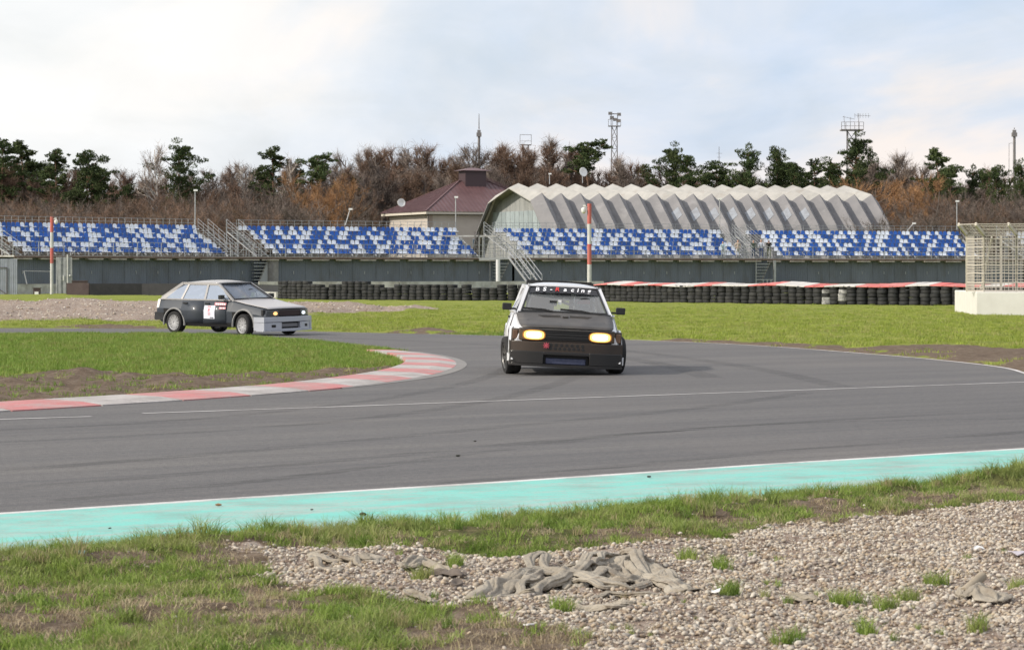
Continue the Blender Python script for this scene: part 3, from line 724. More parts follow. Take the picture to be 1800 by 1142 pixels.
        rl.build('stair_railing', galv, root)
    return root
SK = [0, 2, 2, 3, 3, 4]
S1 = grandstand(-37, 231, 45, 50, SK, [0, 1, 1, 0, 0, 0], 4.9, 'leftmost blue and white grandstand, behind the red and white camera pole', 3, 1, [1]*6)
S2 = grandstand(418, 250, 28, 48, SK, [0, 1, 1, 1, 0, 0], 3.4, 'second grandstand from the left, in front of the cream house', 5, 1, [0]*6)
S3 = grandstand(869, 262, 25, 53, [0, 2, 2, 3, 2, 3], [0, 1, 1, 0, 0, 0], 2.6, 'third grandstand from the left, directly behind the middle camera pole', 9, 1, [1]*6)
S4 = grandstand(1310, 275, 18, 51, [0, 3, 3, 4, 4, 4], [0, 1, 1, 0, 0, 0], 4.6, 'fourth grandstand from the left, with spectators at its left end', 14, 1, [1]*6)
S5 = grandstand(1768, 285, 18, 26, SK, [0]*6, 1.0, 'far right grandstand seen only through the catch fence', 21, 1, [0]*6)

def loc(S, x, y, z):       # stand local point to world
    a = S.rotation_euler.z; c, s = math.cos(a), math.sin(a)
    return Vector((S.location.x+c*x-s*y, S.location.y+s*x+c*y, z))
# joint piers between the stands and the open service stairs under the deck
corr = pmat('grey_corrugated_sheet', (0.27, 0.26, 0.27), (0.20, 0.19, 0.20), 3, 0.6, 0.2)
for (S, x, lab) in ((S1, 50*.45+2.3, 'service staircase with sheet metal cheek under the gap right of the first grandstand'),
                    (S2, 48*.45+1.2, 'dark open staircase under the deck beside the white column'),
                    (S3, 53*.45+1.0, 'open staircase behind a steel frame under the spectators')):
    p = loc(S, x, -4.95, 0)
    st_ = thing('service_staircase', lab, 'staircase', p, S.rotation_euler.z)
    mb = MB()
    for j in range(8): mb.box((0.75-(.075*j)*1.0, .1+.0*j, DK-.55-.29*j), (1.5-.15*j, .28, .05))
    mb.build('tread', galv, st_)
    mb = MB(); mb.slab([(1.5, 0, DK-.35), (1.62, 0, DK-.35), (.40, 0, .5), (.28, 0, .5)], (0, .06, 0)); mb.build('stringer', dkst, st_)
    if S is S1:
        mb = MB(); mb.slab([(1.64, .05, DK-.35), (1.64, .05, .3), (.35, .05, .3)], (0, .05, 0)); mb.build('cheek_panel', pmat('pale_sheet', (.30, .31, .34), rough=.6), st_)
        mb = MB()
        for j in range(20):
            a0 = math.pi*j/19; mb.beam((2.2-math.cos(a0)*.55, .1-.35*math.sin(a0), .3), (2.2-math.cos(a0)*.55, .1-.35*math.sin(a0), DK-.2), .09, .05)
        mb.build('corrugated_pier', corr, st_)
    if S is S3:
        mb = MB(); mb.beam((0, 0, .2), (0, 0, DK-.2), .07); mb.beam((2.0, 0, .2), (2.0, 0, DK-.2), .22)
        for h in (.45, 1.1): mb.beam((.0, 0, h), (2.0, 0, h), .07)
        for k in (.75, 1.2, 1.6): mb.beam((k, 0, .45), (k, 0, 1.1), .10)
        mb.build('steel_frame', galv, st_)
# white column and steep galvanised stair in front of the third grandstand
p = PD(875.5, 500, 247); p.z = 0
mb = MB(); mb.tube([(p.x, p.y, 0), (p.x, p.y, DK-.25)], .19, 14); mb.box((p.x, p.y, .1), (.7, .7, .5))
tag(mb.build('white_column', pmat('white_column_paint', (.62, .62, .66), rough=.5), smooth=40), 'thick white column carrying the deck beside the galvanised stairs', 'column')
q0 = PD(893, 458, 246); q1 = PD(933, 503, 240)
gs = thing('access_stair', 'steep galvanised stair with handrails leading down from the deck above the front car', 'stairs', (q0.x, q0.y, 0))
e = Vector((q1.x-q0.x, q1.y-q0.y, 0)); ztop = DK; zb = 0.5; wv = Vector((.95, .25, 0))
for k, off in enumerate((Vector((0, 0, 0)), wv)):
    mb = MB(); mb.beam(off+Vector((0, 0, ztop)), off+e+Vector((0, 0, zb)), .06, .18); mb.build('stringer', galv, gs)
    mb = MB()
    for h in (.55, 1.05): mb.beam(off+Vector((0, 0, ztop+h)), off+e+Vector((0, 0, zb+h)), .05)
    for t_ in (0, .33, .66, 1): mb.beam(off+e*t_+Vector((0, 0, ztop+(zb-ztop)*t_)), off+e*t_+Vector((0, 0, ztop+(zb-ztop)*t_+1.05)), .05)
    mb.build('handrail', galv, gs)
for j in range(11):
    t_ = (j+.5)/11; c = e*t_+wv/2+Vector((0, 0, ztop+(zb-ztop)*t_)); mb = MB(); mb.beam(c-wv*.47, c+wv*.47, .24, .035); mb.build('tread', galv, gs)
# platform with loudspeaker truss between second and third stands
p = PD(848, 455, 249)
pf = thing('platform_gate', 'galvanised gate frame standing on the deck edge left of the white column', 'gate', (p.x, p.y, DK))
mb = MB()
for dx in (-.28, .02): mb.beam((dx, 0, -.2), (dx, 0, 1.75), .06)
mb.beam((-.28, 0, 1.75), (.02, 0, 1.75), .06); mb.beam((-.28, 0, -.2), (2.4, 0, -.12), .10, .2); mb.build('gate_frame', galv, pf)
p = PD(838, 455, 258)
tr = thing('light_truss', 'dark lattice post with a crossbar between the second and third grandstands', 'truss', (p.x, p.y, DK))
mb = MB()
for (dx, dy) in ((-.18, 0), (.18, 0), (0, .25)): mb.beam((dx, dy, 0), (dx, dy, 2.35), .06)
for j in range(7): mb.beam((-.18 if j % 2 else .18, 0, j*.33), (.18 if j % 2 else -.18, 0, j*.33+.33), .045)
mb.build('lattice_post', dkst, tr)
mb = MB(); mb.beam((-3.4, .1, 1.95), (1.8, .1, 1.95), .16, .14); mb.build('crossbar', conc, tr)

# ------------------------------------------------------------------ tyre walls
def tyremesh(name, mat, R0=.30, w=.185):
    mb = MB(); h = w/2
    prof = [(.17, -h*.55), (.20, -h), (.27, -h), (R0-.006, -h*.90), (R0, -h*.72), (R0, h*.72), (R0-.006, h*.90), (.27, h), (.20, h), (.17, h*.55)]
    mb.lathe(prof, 16)
    return mb.mesh(name, mat, smooth=45)
ty = [tyremesh('tyre', rub), tyremesh('tyre', rubg), tyremesh('tyre', rub, .285, .17)]
tyw = tyremesh('tyre', pmat('whitewashed_rubber', (.45, .45, .45), (.10, .10, .10), 5, .9))
def stack(x, y, n, r_, label, group, lean=0, white=False):
    t = thing('tyre_stack', label, 'tyre stack', (x, y, 0.0), 0, group)
    t.rotation_euler = (r_.uniform(-.03, .03), lean+r_.uniform(-.035, .035), 0); z = .04
    for i in range(n):
        o = obj('tyre', tyw if (white and r_.random() < .7) else r_.choice(ty), t); o.location = (r_.uniform(-.025, .025), r_.uniform(-.025, .025), z+.0925)
        o.rotation_euler = (r_.uniform(-.03, .03), r_.uniform(-.03, .03), r_.uniform(0, 6)); z += .183
    return t
r_ = random.Random(4)
def curve_pts(px, step):
    P = [np.array(G(*p)) for p in px]; s = [0]
    for a, b in zip(P[:-1], P[1:]): s.append(s[-1]+np.linalg.norm(b-a))
    t = 0; out = []
    while t < s[-1]:
        out.append((np.interp(t, s, [p[0] for p in P]), np.interp(t, s, [p[1] for p in P]))); t += step() if callable(step) else step
    return out
# left wall: uneven stacks
lw = [(497, 526.8), (560, 527.6), (700, 528.6), (830, 529.3), (930, 529.5), (1058, 530.8)]
for i, (x, y) in enumerate(curve_pts(lw, lambda: r_.choice([.46, .50, .55, .62]))):
    px = 900+x/y*F; n = 6 if (px < 545 or 600 < px < 650) else r_.choice([4, 5, 5])
    if 690 < px < 730: lab = 'leaning smaller black tyre stack midway along the left tyre wall'
    elif px < 545: lab = 'tall tyre stack at the wall end, right of the left car'
    elif px > 930: lab = 'black tyre stack hidden partly behind the front car'
    elif px < 690: lab = 'black tyre stack in the left half of the wall between the cars'
    else: lab = 'black tyre stack of the wall just left of the front car'
    stack(x, y, n, r_, lab, lab, lean=.09 if 690 < px < 730 else 0)
rw = [(1062, 531), (1200, 533.2), (1350, 535), (1500, 536.8), (1600, 537.6), (1720, 538.6), (1860, 540)]
rp = curve_pts(rw, .605)
for i, (x, y) in enumerate(rp):
    px = 900+x/y*F; wh = (1445 < px < 1456) or (1472 < px < 1486)
    if wh: lab = 'whitewashed tyre stack in the right tyre wall, %s of the two pale ones' % ('left' if px < 1460 else 'right'); g = None
    elif px > 1700: lab = 'tyre stack seen behind the catch fence at the far right'; g = lab
    elif px > 1600: lab = 'tyre stack at the right wall end beside the white concrete block'; g = lab
    elif px > 1450: lab = 'black tyre stack under striped boards right of the pale stacks'; g = lab
    else: lab = 'black tyre stack under striped boards right of the front car'; g = lab
    if i and False: pass
    stack(x, y, 5, r_, lab, g, white=wh)
# red and white boards on top of the right wall, laid over a second row
cvr = pmat('red_board', (0.56, 0.10, 0.09), (0.60, 0.22, 0.20), 1.2, 0.6, rand=.12); cvw = pmat('white_board', (0.62, 0.60, 0.57), (0.50, 0.48, 0.46), 1.2, 0.6, rand=.08)
tw = thing('striped_barrier_top', 'long red and white boards lying along the top of the right tyre wall', 'barrier')
seq = 'rrwwrrwwrrwwwwrrwwwwrrrwwwrrwwwrrrrwwrr'
P_ = curve_pts(rw, 1.0)
pts = curve_pts([(1052, 530.9)]+rw[1:], .71); zb_ = [0.97+.025*math.sin(i*.9)+.025*math.sin(i*.37) for i in range(len(pts))]
for i in range(len(pts)-1):
    a = Vector((*pts[i], 0)); b = Vector((*pts[i+1], 0)); d = (b-a).normalized(); nb = Vector((-d.y, d.x, 0)); nb = nb if nb.y > 0 else -nb
    ex = d*.015
    z0, z1 = zb_[i], zb_[i+1]; rise = .13+.04*math.sin(i*.6)
    f0 = a-nb*.32+Vector((0, 0, z0))+ex; f1 = b-nb*.32+Vector((0, 0, z1))-ex; g1 = b+nb*.75+Vector((0, 0, z1+rise))-ex; g0 = a+nb*.75+Vector((0, 0, z0+rise))+ex
    mb = MB(); mb.slab([f0, f1, g1, g0], (0, 0, -.045)); mb.build('board', cvr if seq[i % len(seq)] == 'r' else cvw, tw)
mb = MB()
for i in range(0, len(pts), 2): mb.box((pts[i][0]+.25, pts[i][1]+.65, .48), (.5, .5, .95))
mb.build('support_block', rub, tw)

# belt barriers and clutter under the left grandstand
belt = pmat('black_belt', (0.010, 0.011, 0.015), (0.02, 0.02, 0.025), 2, .7); brn = pmat('brown_belt', (0.05, 0.032, 0.034), (0.07, 0.05, 0.05), 2, .8)
def wallrun(name, px, z0, z1, th, mat, label, cat, D=None):
    mb = MB(); P = [Vector((*G(*p), 0)) if D is None else Vector((*PD(p[0], 500, p[1])[:2], 0)) for p in px]
    for a, b in zip(P[:-1], P[1:]): mb.beam(a+Vector((0, 0, (z0+z1)/2)), b+Vector((0, 0, (z0+z1)/2)), th, z1-z0)
    return tag(mb.build(name, mat), label, cat)
wallrun('belt_barrier', [(158, 519.6), (250, 519.6), (330, 520), (440, 521)], 0, .89, .15, belt, 'low black rubber belt barrier behind the left car', 'barrier')
wallrun('belt_barrier', [(118, 519.4), (157, 519.5)], 0, .93, .18, brn, 'brown section at the left end of the black belt barrier', 'barrier')
mb = MB(); c = G(141, 518.8); mb.box((c[0], c[1]-.1, .52), (1.15, .5, 1.04)); mb.box((c[0], c[1]-.1, 1.07), (1.2, .55, .07))
tag(bevel(mb.build('brown_box', brn), .02), 'dark brown box with a lid standing against the belt barrier', 'box')
wallrun('belt_barrier', [(440, 521), (478, 523), (500, 525)], .42, .86, .12, belt, 'black belt strung above a white block left of the tyre stacks', 'barrier')
wallrun('concrete_block', [(452, 522), (490, 524.8)], 0, .40, .35, conc, 'low white concrete block under the black belt', 'block')
# white retaining wall behind the tyres
wallrun('retaining_wall', [(455, 229), (700, 232), (860, 240), (1060, 243)], 0, 1.0, .4, conc, 'long low white concrete wall behind the left tyre stacks', 'wall', D=1)
wallrun('low_wall', [(24, 222), (120, 226)], 0, .82, .3, conc, 'short low white wall under the leftmost grandstand', 'wall', D=1)
shed = thing('sheet_metal_gate', 'pale corrugated metal gate at the left edge under the grandstand', 'gate', (*G(0, 518), 0))
for i in range(4):
    mb = MB(); x0_ = -1.5+i*.72
    for j in range(5): mb.box((x0_+j*.14+.05, 0, 1.4), (.07, .05 if j % 2 else .08, 2.75)); 
    mb.box((x0_+.33, .03, 1.4), (.70, .03, 2.75)); mb.build('sheet_panel', pmat('pale_sheet_metal', (.40, .43, .50), (.33, .35, .40), 2, .5, .2) if i == 0 else MATS['pale_sheet_metal'], shed)
mb = MB()
for a, b in (((-1.5, -.08, 2.1), (.55, -.08, 2.1)), ((.55, -.08, 0), (.55, -.08, 2.1)), ((-1.5, -.08, 1.4), (.5, -.08, .05))): mb.beam(a, b, .06)
mb.build('brace', dkst, shed)
pl = thing('propped_gate', 'bent metal frame leaning under the deck left of the striped pole', 'frame', (*G(42, 517.5), 0))
mb = MB(); mb.beam((0, 0, 1.85), (.42, 0, 0), .08); mb.beam((0, 0, 1.85), (2.3, 0, 1.8), .04); mb.build('leaning_bar', galv, pl)
cb = thing('metal_bin', 'small brown scrap box in the grass left of the striped pole', 'box', (*G(65, 518.3), 0))
mb = MB(); mb.box((0, 0, .28), (.5, .4, .45)); mb.box((.0, 0, .52), (.6, .45, .06)); mb.build('bin_body', brn, cb)
mb = MB(); mb.box((0, -.22, .15), (.3, .03, .2)); mb.build('label_plate', plas, cb)
scr = thing('polythene_screen', 'tall translucent grey plastic screen with white post beside the striped pole', 'screen', (*G(116, 518.2), 0))
mb = MB()
for j in range(13): mb.beam((-.72+j*.095, .06*math.sin(j*1.7), .1), (-.72+j*.095, .06*math.cos(j*1.3), 2.9), .11, .02)
mb.build('sheet', pmat('grey_polythene', (.24, .25, .27), (.36, .37, .38), 3, .4), scr)
mb = MB(); mb.beam((.12, -.05, .1), (.12, -.05, 3.1), .10); mb.box((-.18, -.12, 1.3), (.10, .05, .42)); mb.tube([(.3, -.05, 1.45), (.3, -.1, 1.5)], .07); mb.build('post', pwht, scr)

# striped camera poles
def pole(px, base, top, labels, side):
    c = G(px, base); s = F/c[1]; Ht = (base-top)/s
    t = thing('striped_camera_pole', labels, 'pole', (*c, 0)); z = Ht; h = 1.2; k = 0
    while z > 0.01:
        z2 = max(0, z-h) if k < 3 else 0
        mb = MB(); mb.tube([(0, 0, z2+.002), (0, 0, z)], .125, 12); mb.build('stripe', pred if k % 2 == 0 else pwht, t, smooth=40); z = z2; k += 1
    cm = MB(); cm.beam((side*.1, 0, Ht-.18), (side*.34, -.05, Ht-.18), .05); cm.box((side*.30, -.05, Ht-.13), (.16, .14, .10)); 
    cm.lathe([(0, -.21), (.08, -.19), (.135, -.1), (.15, 0), (.14, .1), (.06, .15), (0, .16)], 14, Matrix.Translation((side*.34, -.05, Ht-.38)))
    cm.build('dome_camera', plas, t, smooth=50)
pole(91, 518, 381, 'red and white striped camera pole at the left beside the first grandstand', 1)
pole(1036, 528, 358, 'red and white striped camera pole rising behind the front car', -1)

# lamps on stands, dishes
def lamp(px, ytop, ybot, D, label, lean=0, arm=.0):
    p = PD(px, ybot, D); h = (ybot-ytop)*D/F
    t = thing('floodlight_pole', label, 'lamp', p)
    mb = MB(); mb.tube([(0, 0, 0), (lean*h, 0, h)], .05, 6); mb.build('post', galv, t)
    mb = MB(); mb.box((lean*h+.05, -.05, h+.02), (.34, .2, .16)); mb.build('lamp_head', plas, t)
lamp(343, 335, 395, 250, 'tall thin floodlight pole at the right end of the leftmost grandstand')
lamp(801, 347, 402, 262, 'tall thin floodlight pole in front of the cream house')
lamp(1682, 354, 404, 285, 'tall thin floodlight pole at the right end of the fourth grandstand')
lamp(607, 368, 396, 258, 'short bent lamp on the back rail of the second grandstand', .3)
lamp(1595, 393, 405, 284, 'short leaning lamp on the back rail of the fourth grandstand', .9)
lamp(1265, 350, 402, 276, 'very thin white lamp pole between the third and fourth grandstands')

# ------------------------------------------------------------------ spectators on the deck
skin = pmat('skin', (0.45, 0.27, 0.20), rough=.6)
def skinned(name, joints, bones, mats, assign, parent=None, sub=1):
    me = bpy.data.meshes.new(name); me.from_pydata([j[0] for j in joints], bones, []); o = obj(name, me)
    sm = o.modifiers.new('skin', 'SKIN'); sv = me.skin_vertices[0].data
    for i, j in enumerate(joints): sv[i].radius = (j[1], j[2] if len(j) > 2 else j[1]); sv[i].use_root = (i == 0)
    ss = o.modifiers.new('sub', 'SUBSURF'); ss.levels = sub; ss.render_levels = sub
    dg = bpy.context.evaluated_depsgraph_get(); m2 = bpy.data.meshes.new_from_object(o.evaluated_get(dg)); m2.name = name
    o.modifiers.clear(); o.data = m2; m2.materials.clear()
    for m in mats: m2.materials.append(m)
    for p in m2.polygons: p.material_index = assign(p.center); p.use_smooth = True
    o.parent = parent; return o
def person(loc_, rz, label, top, legs, hair, pose='stand', H=1.0):
    t = thing('person', label, 'person', loc_, rz)
    # joints: pelvis root; faces -y
    ar = {'stand': [(-.22, -.02, 1.40), (-.27, -.03, 1.12), (-.25, -.13, .88), (.22, -.02, 1.40), (.27, -.03, 1.12), (.25, -.13, .88)],
          'rail': [(-.2, -.03, 1.38), (-.26, -.2, 1.12), (-.18, -.45, 1.08), (.2, -.03, 1.38), (.26, -.2, 1.12), (.18, -.45, 1.08)],
          'camera': [(-.2, -.03, 1.40), (-.28, -.25, 1.28), (-.07, -.32, 1.54), (.2, -.03, 1.40), (.28, -.25, 1.28), (.07, -.32, 1.54)],
          'pocket': [(-.2, -.01, 1.40), (-.32, .03, 1.15), (-.17, -.1, .97), (.2, -.01, 1.40), (.32, .03, 1.15), (.17, -.1, .97)]}[pose]
    J = [((0, 0, .95), .15, .11), ((0, 0, 1.15), .14, .10), ((0, 0, 1.36), .17, .10), ((0, 0, 1.48), .06, .06), ((0, -.02, 1.56), .075, .085), ((0, -.02, 1.66), .085, .10), ((0, -.01, 1.75), .05, .06)]
    J += [(p, r) for p, r in zip(ar, (.065, .05, .035)*2)]
    J += [((-.10, 0, .88), .10), ((-.11, -.02, .50), .065), ((-.12, .02, .10), .045), ((-.13, -.12, .05), .04), ((.10, 0, .88), .10), ((.12, -.02, .50), .065), ((.13, .02, .10), .045), ((.14, -.12, .05), .04)]
    B = [(0, 1), (1, 2), (2, 3), (3, 4), (4, 5), (5, 6), (2, 7), (7, 8), (8, 9), (2, 10), (10, 11), (11, 12), (0, 13), (13, 14), (14, 15), (15, 16), (0, 17), (17, 18), (18, 19), (19, 20)]
    hands = [Vector(ar[2]), Vector(ar[5])]
    def asg(c):
        if any((c-h).length < .07 for h in hands): return 2
        if c.z > 1.47 and abs(c.x) < .13: return 3 if (c.z > 1.70 or c.y > .02) else 2
        if c.z > .93: return 0
        return 1 if c.z > .09 else 3
    b = skinned('body', J, B, [top, legs, skin, hair], asg, t)
    if pose == 'camera':
        mb = MB(); mb.box((0, -.36, 1.60), (.14, .08, .09)); mb.tube([(0, -.4, 1.6), (0, -.5, 1.6)], .04, 10); mb.build('camera_body', black, t)
    t.scale = (H, H, H); return t
hairm = pmat('dark_hair', (.03, .022, .018), rough=.7)
cl = lambda n, c: pmat(n, c, rough=.8)
def dk(S, px, yy):   # point on the deck front walk of stand S where px hits
    best = None
    for k in range(-60, 340):
        w = loc(S, k*.1, yy, DK); d = abs(900+w.x/w.y*F-px)
        if best is None or d < best[0]: best = (d, w)
    return best[1]
person(dk(S3, 1270, -4.0), R(8), 'leftmost spectator, in a pale blue top by the third grandstand end', cl('pale_blue_cloth', (.38, .48, .52)), cl('grey_trousers', (.25, .28, .30)), hairm, 'rail', .92)
person(dk(S3, 1297, -4.4), R(18), 'person in a beige jacket standing on the deck, second spectator from the left', cl('beige_jacket', (.50, .41, .35)), cl('light_trousers', (.42, .40, .40)), hairm, 'pocket')
person(dk(S4, 1324, -4.4), R(2), 'person in dark green standing on the deck above the open staircase', cl('dark_green_cloth', (.05, .07, .055)), cl('dark_jeans', (.04, .055, .10)), hairm, 'stand')
person(dk(S4, 1338, -4.4), R(-5), 'person in pale shirt and blue jeans between two darkly dressed spectators', cl('pale_shirt', (.42, .45, .52)), cl('blue_jeans', (.07, .10, .22)), pmat('fair_hair', (.35, .30, .25), rough=.8), 'rail', 1.04)
person(dk(S4, 1351, -4.4), R(-8), 'person in a black top taking a photograph, rightmost spectator', cl('black_cloth', (.02, .02, .02)), cl('khaki_trousers', (.22, .23, .16)), hairm, 'camera')

# ------------------------------------------------------------------ hangar of folded plates
HD = 322; ha = R(26); hc = PD(911, 500, HD); hs = F/HD
e1 = Vector((math.cos(ha), math.sin(ha), 0)); e2 = Vector((math.sin(ha), -math.cos(ha), 0))   # along, towards the camera side
hg = thing('hangar', 'long concrete hangar with a zigzag folded roof behind the grandstands', 'hangar', (hc.x, hc.y, 0), ha)
rl_ = pmat('sunlit_roof_concrete', (0.33, 0.325, 0.31), (0.41, 0.40, 0.38), .8, .9, rand=.06, dirt=(.30, .27, .24), dscale=.6, dlo=.55, dhi=.75)  # upper plates painted paler, as sun and sky light them
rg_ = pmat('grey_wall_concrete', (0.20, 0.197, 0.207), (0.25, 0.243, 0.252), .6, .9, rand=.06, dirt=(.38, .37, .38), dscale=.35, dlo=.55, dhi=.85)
zo = lambda y, d=0: CH+(HZ-y)/hs
prof = [(-12.6, 0), (-9.1, zo(402)), (-5.7, zo(348)), (0, zo(326.0)), (5.7, zo(348)), (9.1, zo(402)), (12.6, 0)]  # (v, z) gable profile
NF = 18; pit = 2.42
amp = .46
def pn(i):
    a = prof[max(i-1, 0)]; b = prof[min(i+1, len(prof)-1)]; d = Vector((b[0]-a[0], b[1]-a[1])).normalized(); return Vector((-d.y, d.x))
def pp(k, i):      # k half folds; even = ridge
    n = pn(i); s = amp if k % 2 == 0 else -amp; kk = 1.05 if i in (2, 4) else (.55 if i == 3 else (1.25 if i in (1, 5) else 1.3))
    return Vector((k*pit/2, -(prof[i][0]+n.x*s*kk), prof[i][1]+n.y*s*kk+k*.010))
for k in range(-1, NF*2+1):
    for i in range(6):
        a, b, c_, d_ = pp(k, i), pp(k+1, i), pp(k+1, i+1), pp(k, i+1)
        g = Vector((.012, 0, 0)); mb = MB(); mb.slab([a+g, b-g, c_-g, d_+g], (0, 0, -.12))
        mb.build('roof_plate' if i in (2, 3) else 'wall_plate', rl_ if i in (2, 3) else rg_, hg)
# skylight panes in the side plates
glz = pmat('dusty_glass', (.33, .36, .41), (.25, .26, .29), 2, .3)
for k in range(9, 32, 2):
    if k % 2: 
        A, B_, C_, D_ = pp(k, 4), pp(k+1, 4), pp(k+1, 5), pp(k, 5)
        f = lambda u, v: (A*(1-u)+B_*u)*(1-v)+(D_*(1-u)+C_*u)*v
        if k < 13 or k > 27: continue
        up = Vector((0, -.05, .07))
        mb = MB(); mb.slab([f(.12, .45)+up, f(.75, .40)+up, f(.75, .66)+up, f(.12, .75)+up], (0, .02, -.03)); mb.build('skylight', glz, hg)
# gable of vertical sheets with a glazed band
gm = pmat('weathered_gable_sheet', (0.24, 0.25, 0.25), (0.31, 0.315, 0.31), 2, .7, rand=.12, stretch=(1, 1, .25)); gg = pmat('pale_gable_glass', (.34, .39, .41), (.28, .33, .35), 2, .35, rand=.12)
def zprof(v):
    return float(np.interp(v, [p[0] for p in prof], [p[1] for p in prof]))
ws = 1.15; v = -11.8
while v < 11.6:
    v1 = v+ws-.03; z0_, z1_ = zprof(v)-.35, zprof(v1)-.35
    if min(z0_, z1_) > 1:
        mb = MB(); mb.slab([(.3, -v, 0), (.3, -v1, 0), (.3, -v1, z1_), (.3, -v, z0_)], (.06, 0, 0)); mb.build('gable_sheet', gm, hg)
        if -7.5 < v < 6.8:
            mb = MB(); mb.slab([(.27, -v-.03, zo(402)), (.27, -v1+.03, zo(402)), (.27, -v1+.03, zo(371)), (.27, -v-.03, zo(371))], (.025, 0, 0)); mb.build('window_pane', gg, hg)
    v += ws
mb = MB()
for a, b in zip(prof[:-1], prof[1:]): mb.beam((-.2, -a[0], a[1]+.05), (-.2, -b[0], b[1]+.05), .25, .16)
mb.build('gable_edge_beam', soff, hg)
def dish(px, y, D, r, yb, label, zr=0):
    p = PD(px, yb, D); h = (yb-y)*D/F; t = thing('satellite_dish', label, 'dish', p)
    mb = MB(); mb.tube([(0, 0, 0), (0, 0, h)], .05, 6); mb.build('mast', galv, t)
    M = Matrix.Translation((0, -.1, h)) @ Matrix.Rotation(zr, 4, 'Z') @ Matrix.Rotation(R(78), 4, 'X')
    mb = MB(); mb.lathe([(r*k/4, .35*r*(k/4)**2) for k in range(5)], 16, M); o = mb.build('reflector', plas, t, smooth=60); solid(o, .03)
dish(1024, 303, 332, .55, 322, 'round satellite dish on a mast above the hangar ridge', .6)
dish(705, 357, 340, .50, 364, 'small satellite dish on the brown house roof', .4)
lamp(966, 306, 324, 328, 'thin antenna rod on the hangar roof left of the dish')

# ------------------------------------------------------------------ house with brown hip roof
HC = 336; hA = PD(749, 372, HC)
cream = pmat('cream_render', (0.46, 0.415, 0.375), (0.51, 0.465, 0.42), 1, .9); roofm = pmat('brown_metal_roof', (0.115, 0.062, 0.066), (0.15, 0.085, 0.09), .8, .5, .1, stretch=(1, 1, 1))
zE = hA.z; th = R(24)
ho = thing('cream_house', 'cream rendered house with brown metal hip roof and boxy roof vent', 'house', (hA.x, hA.y, 0), th)
# local: x to the right along the near-right face, y away; corner (0,0) is the near corner
LX, LY = 18.5, 14.6
def wall_part(a, b, name='wall'):
    mb = MB(); mb.beam(Vector((*a, (zE-.35)/2)), Vector((*b, (zE-.35)/2)), .3, zE-.35); return mb.build(name, cream, ho)
wall_part((0.8, .9), (LX-.8, .9)); wall_part((.95, 1.05), (.95, LY-.8)); wall_part((LX-.95, 1.05), (LX-.95, LY-.8)); wall_part((1.1, LY-.95), (LX-1.1, LY-.95))
q = pmat('brown_quoin', (.36, .30, .26), rough=.9)
mb = MB(); mb.box((.86, .82, (zE-.4)/2), (.5, .3, zE-.42)); mb.build('corner_pilaster', q, ho)
mb = MB(); mb.box((LX/2, LY/2, zE-.12), (LX, LY, .3)); mb.build('eaves', pmat('cream_soffit', (.58, .54, .47), rough=.8), ho)
zR = zE+3.9; rp_ = [(LY/2, LY/2, zR), (LX-LY/2, LY/2, zR)]; c4 = [(-.1, -.1, zE+.035), (LX+.1, -.1, zE+.035), (LX+.1, LY+.1, zE+.035), (-.1, LY+.1, zE+.035)]
for poly in ([c4[0], c4[1], rp_[1], rp_[0]], [c4[1], c4[2], rp_[1]], [c4[2], c4[3], rp_[0], rp_[1]], [c4[3], c4[0], rp_[0]]):
    mb = MB(); mb.add(poly, [tuple(range(len(poly)))]); o = mb.build('roof_slope', roofm, ho)
    P0, P1 = Vector(poly[0]), Vector(poly[1]); n_ = int((P1-P0).length/.55); nrm = (P1-P0).cross(Vector(poly[2])-P0).normalized(); nrm = nrm if nrm.z > 0 else -nrm
    mb = MB()
    up = nrm.cross((P1-P0).normalized()); up = up if up.z > 0 else -up; LL = (P1-P0).length; dd = (P1-P0)/LL; hh = (Vector(rp_[0])-P0).dot(up)
    for j in range(1, n_):
        s_ = j/n_*LL; lim = min(s_, LL-s_)/(LY/2)*hh; lim = min(lim, hh)*.98
        mb.beam(P0+dd*s_+nrm*.02, P0+dd*s_+up*lim+nrm*.02, .05, .07)
    if mb.v: mb.build('standing_seam', roofm, o)
mb = MB()
for a, b in ((c4[0], rp_[0]), (c4[1], rp_[1]), (c4[3], rp_[0]), (c4[2], rp_[1]), (rp_[0], rp_[1])): mb.beam(Vector(a)+Vector((0, 0, .06)), Vector(b)+Vector((0, 0, .06)), .16, .08)
mb.build('ridge_cap', roofm, ho)
vx = 9.0
mb = MB(); mb.box((vx, LY/2-.2, zR+.05), (2.75, 2.1, 2.4)); mb.build('roof_vent_box', pmat('dark_brown_metal', (.06, .035, .04), rough=.5), ho)
mb = MB(); w_, d_ = 1.9, 1.55; z_ = zR+1.27; cc = Vector((vx, LY/2-.2, z_))
mb.add([cc+Vector((-w_, -d_, 0)), cc+Vector((w_, -d_, 0)), cc+Vector((w_, d_, 0)), cc+Vector((-w_, d_, 0)), cc+Vector((-.4, 0, .38)), cc+Vector((.4, 0, .38))], [(0, 1, 5, 4), (1, 2, 5), (2, 3, 4, 5), (3, 0, 4), (0, 3, 2, 1)]); mb.build('vent_cap', roofm, ho)
for i, xw in enumerate((4.2, 7.0, 9.8, 12.6)):
    mb = MB(); mb.box((xw, .72, 5.15), (1.5, .08, 1.5)); w = mb.build('window', pmat('window_frame', (.6, .6, .6), rough=.5) if i == 0 else MATS['window_frame'], ho)
    for dx in (-.36, .36):
        mb = MB(); mb.box((xw+dx, .665, 5.15), (.64, .03, 1.3)); mb.build('pane', pmat('blue_window_glass', (.22, .33, .42), (.12, .17, .22), 3, .15) if (i, dx) == (0, -.36) else MATS['blue_window_glass'], w)
mb = MB(); mb.beam((.45, .5, zE-.2), (.45, .5, 1), .12); mb.build('downpipe', dkst, ho)

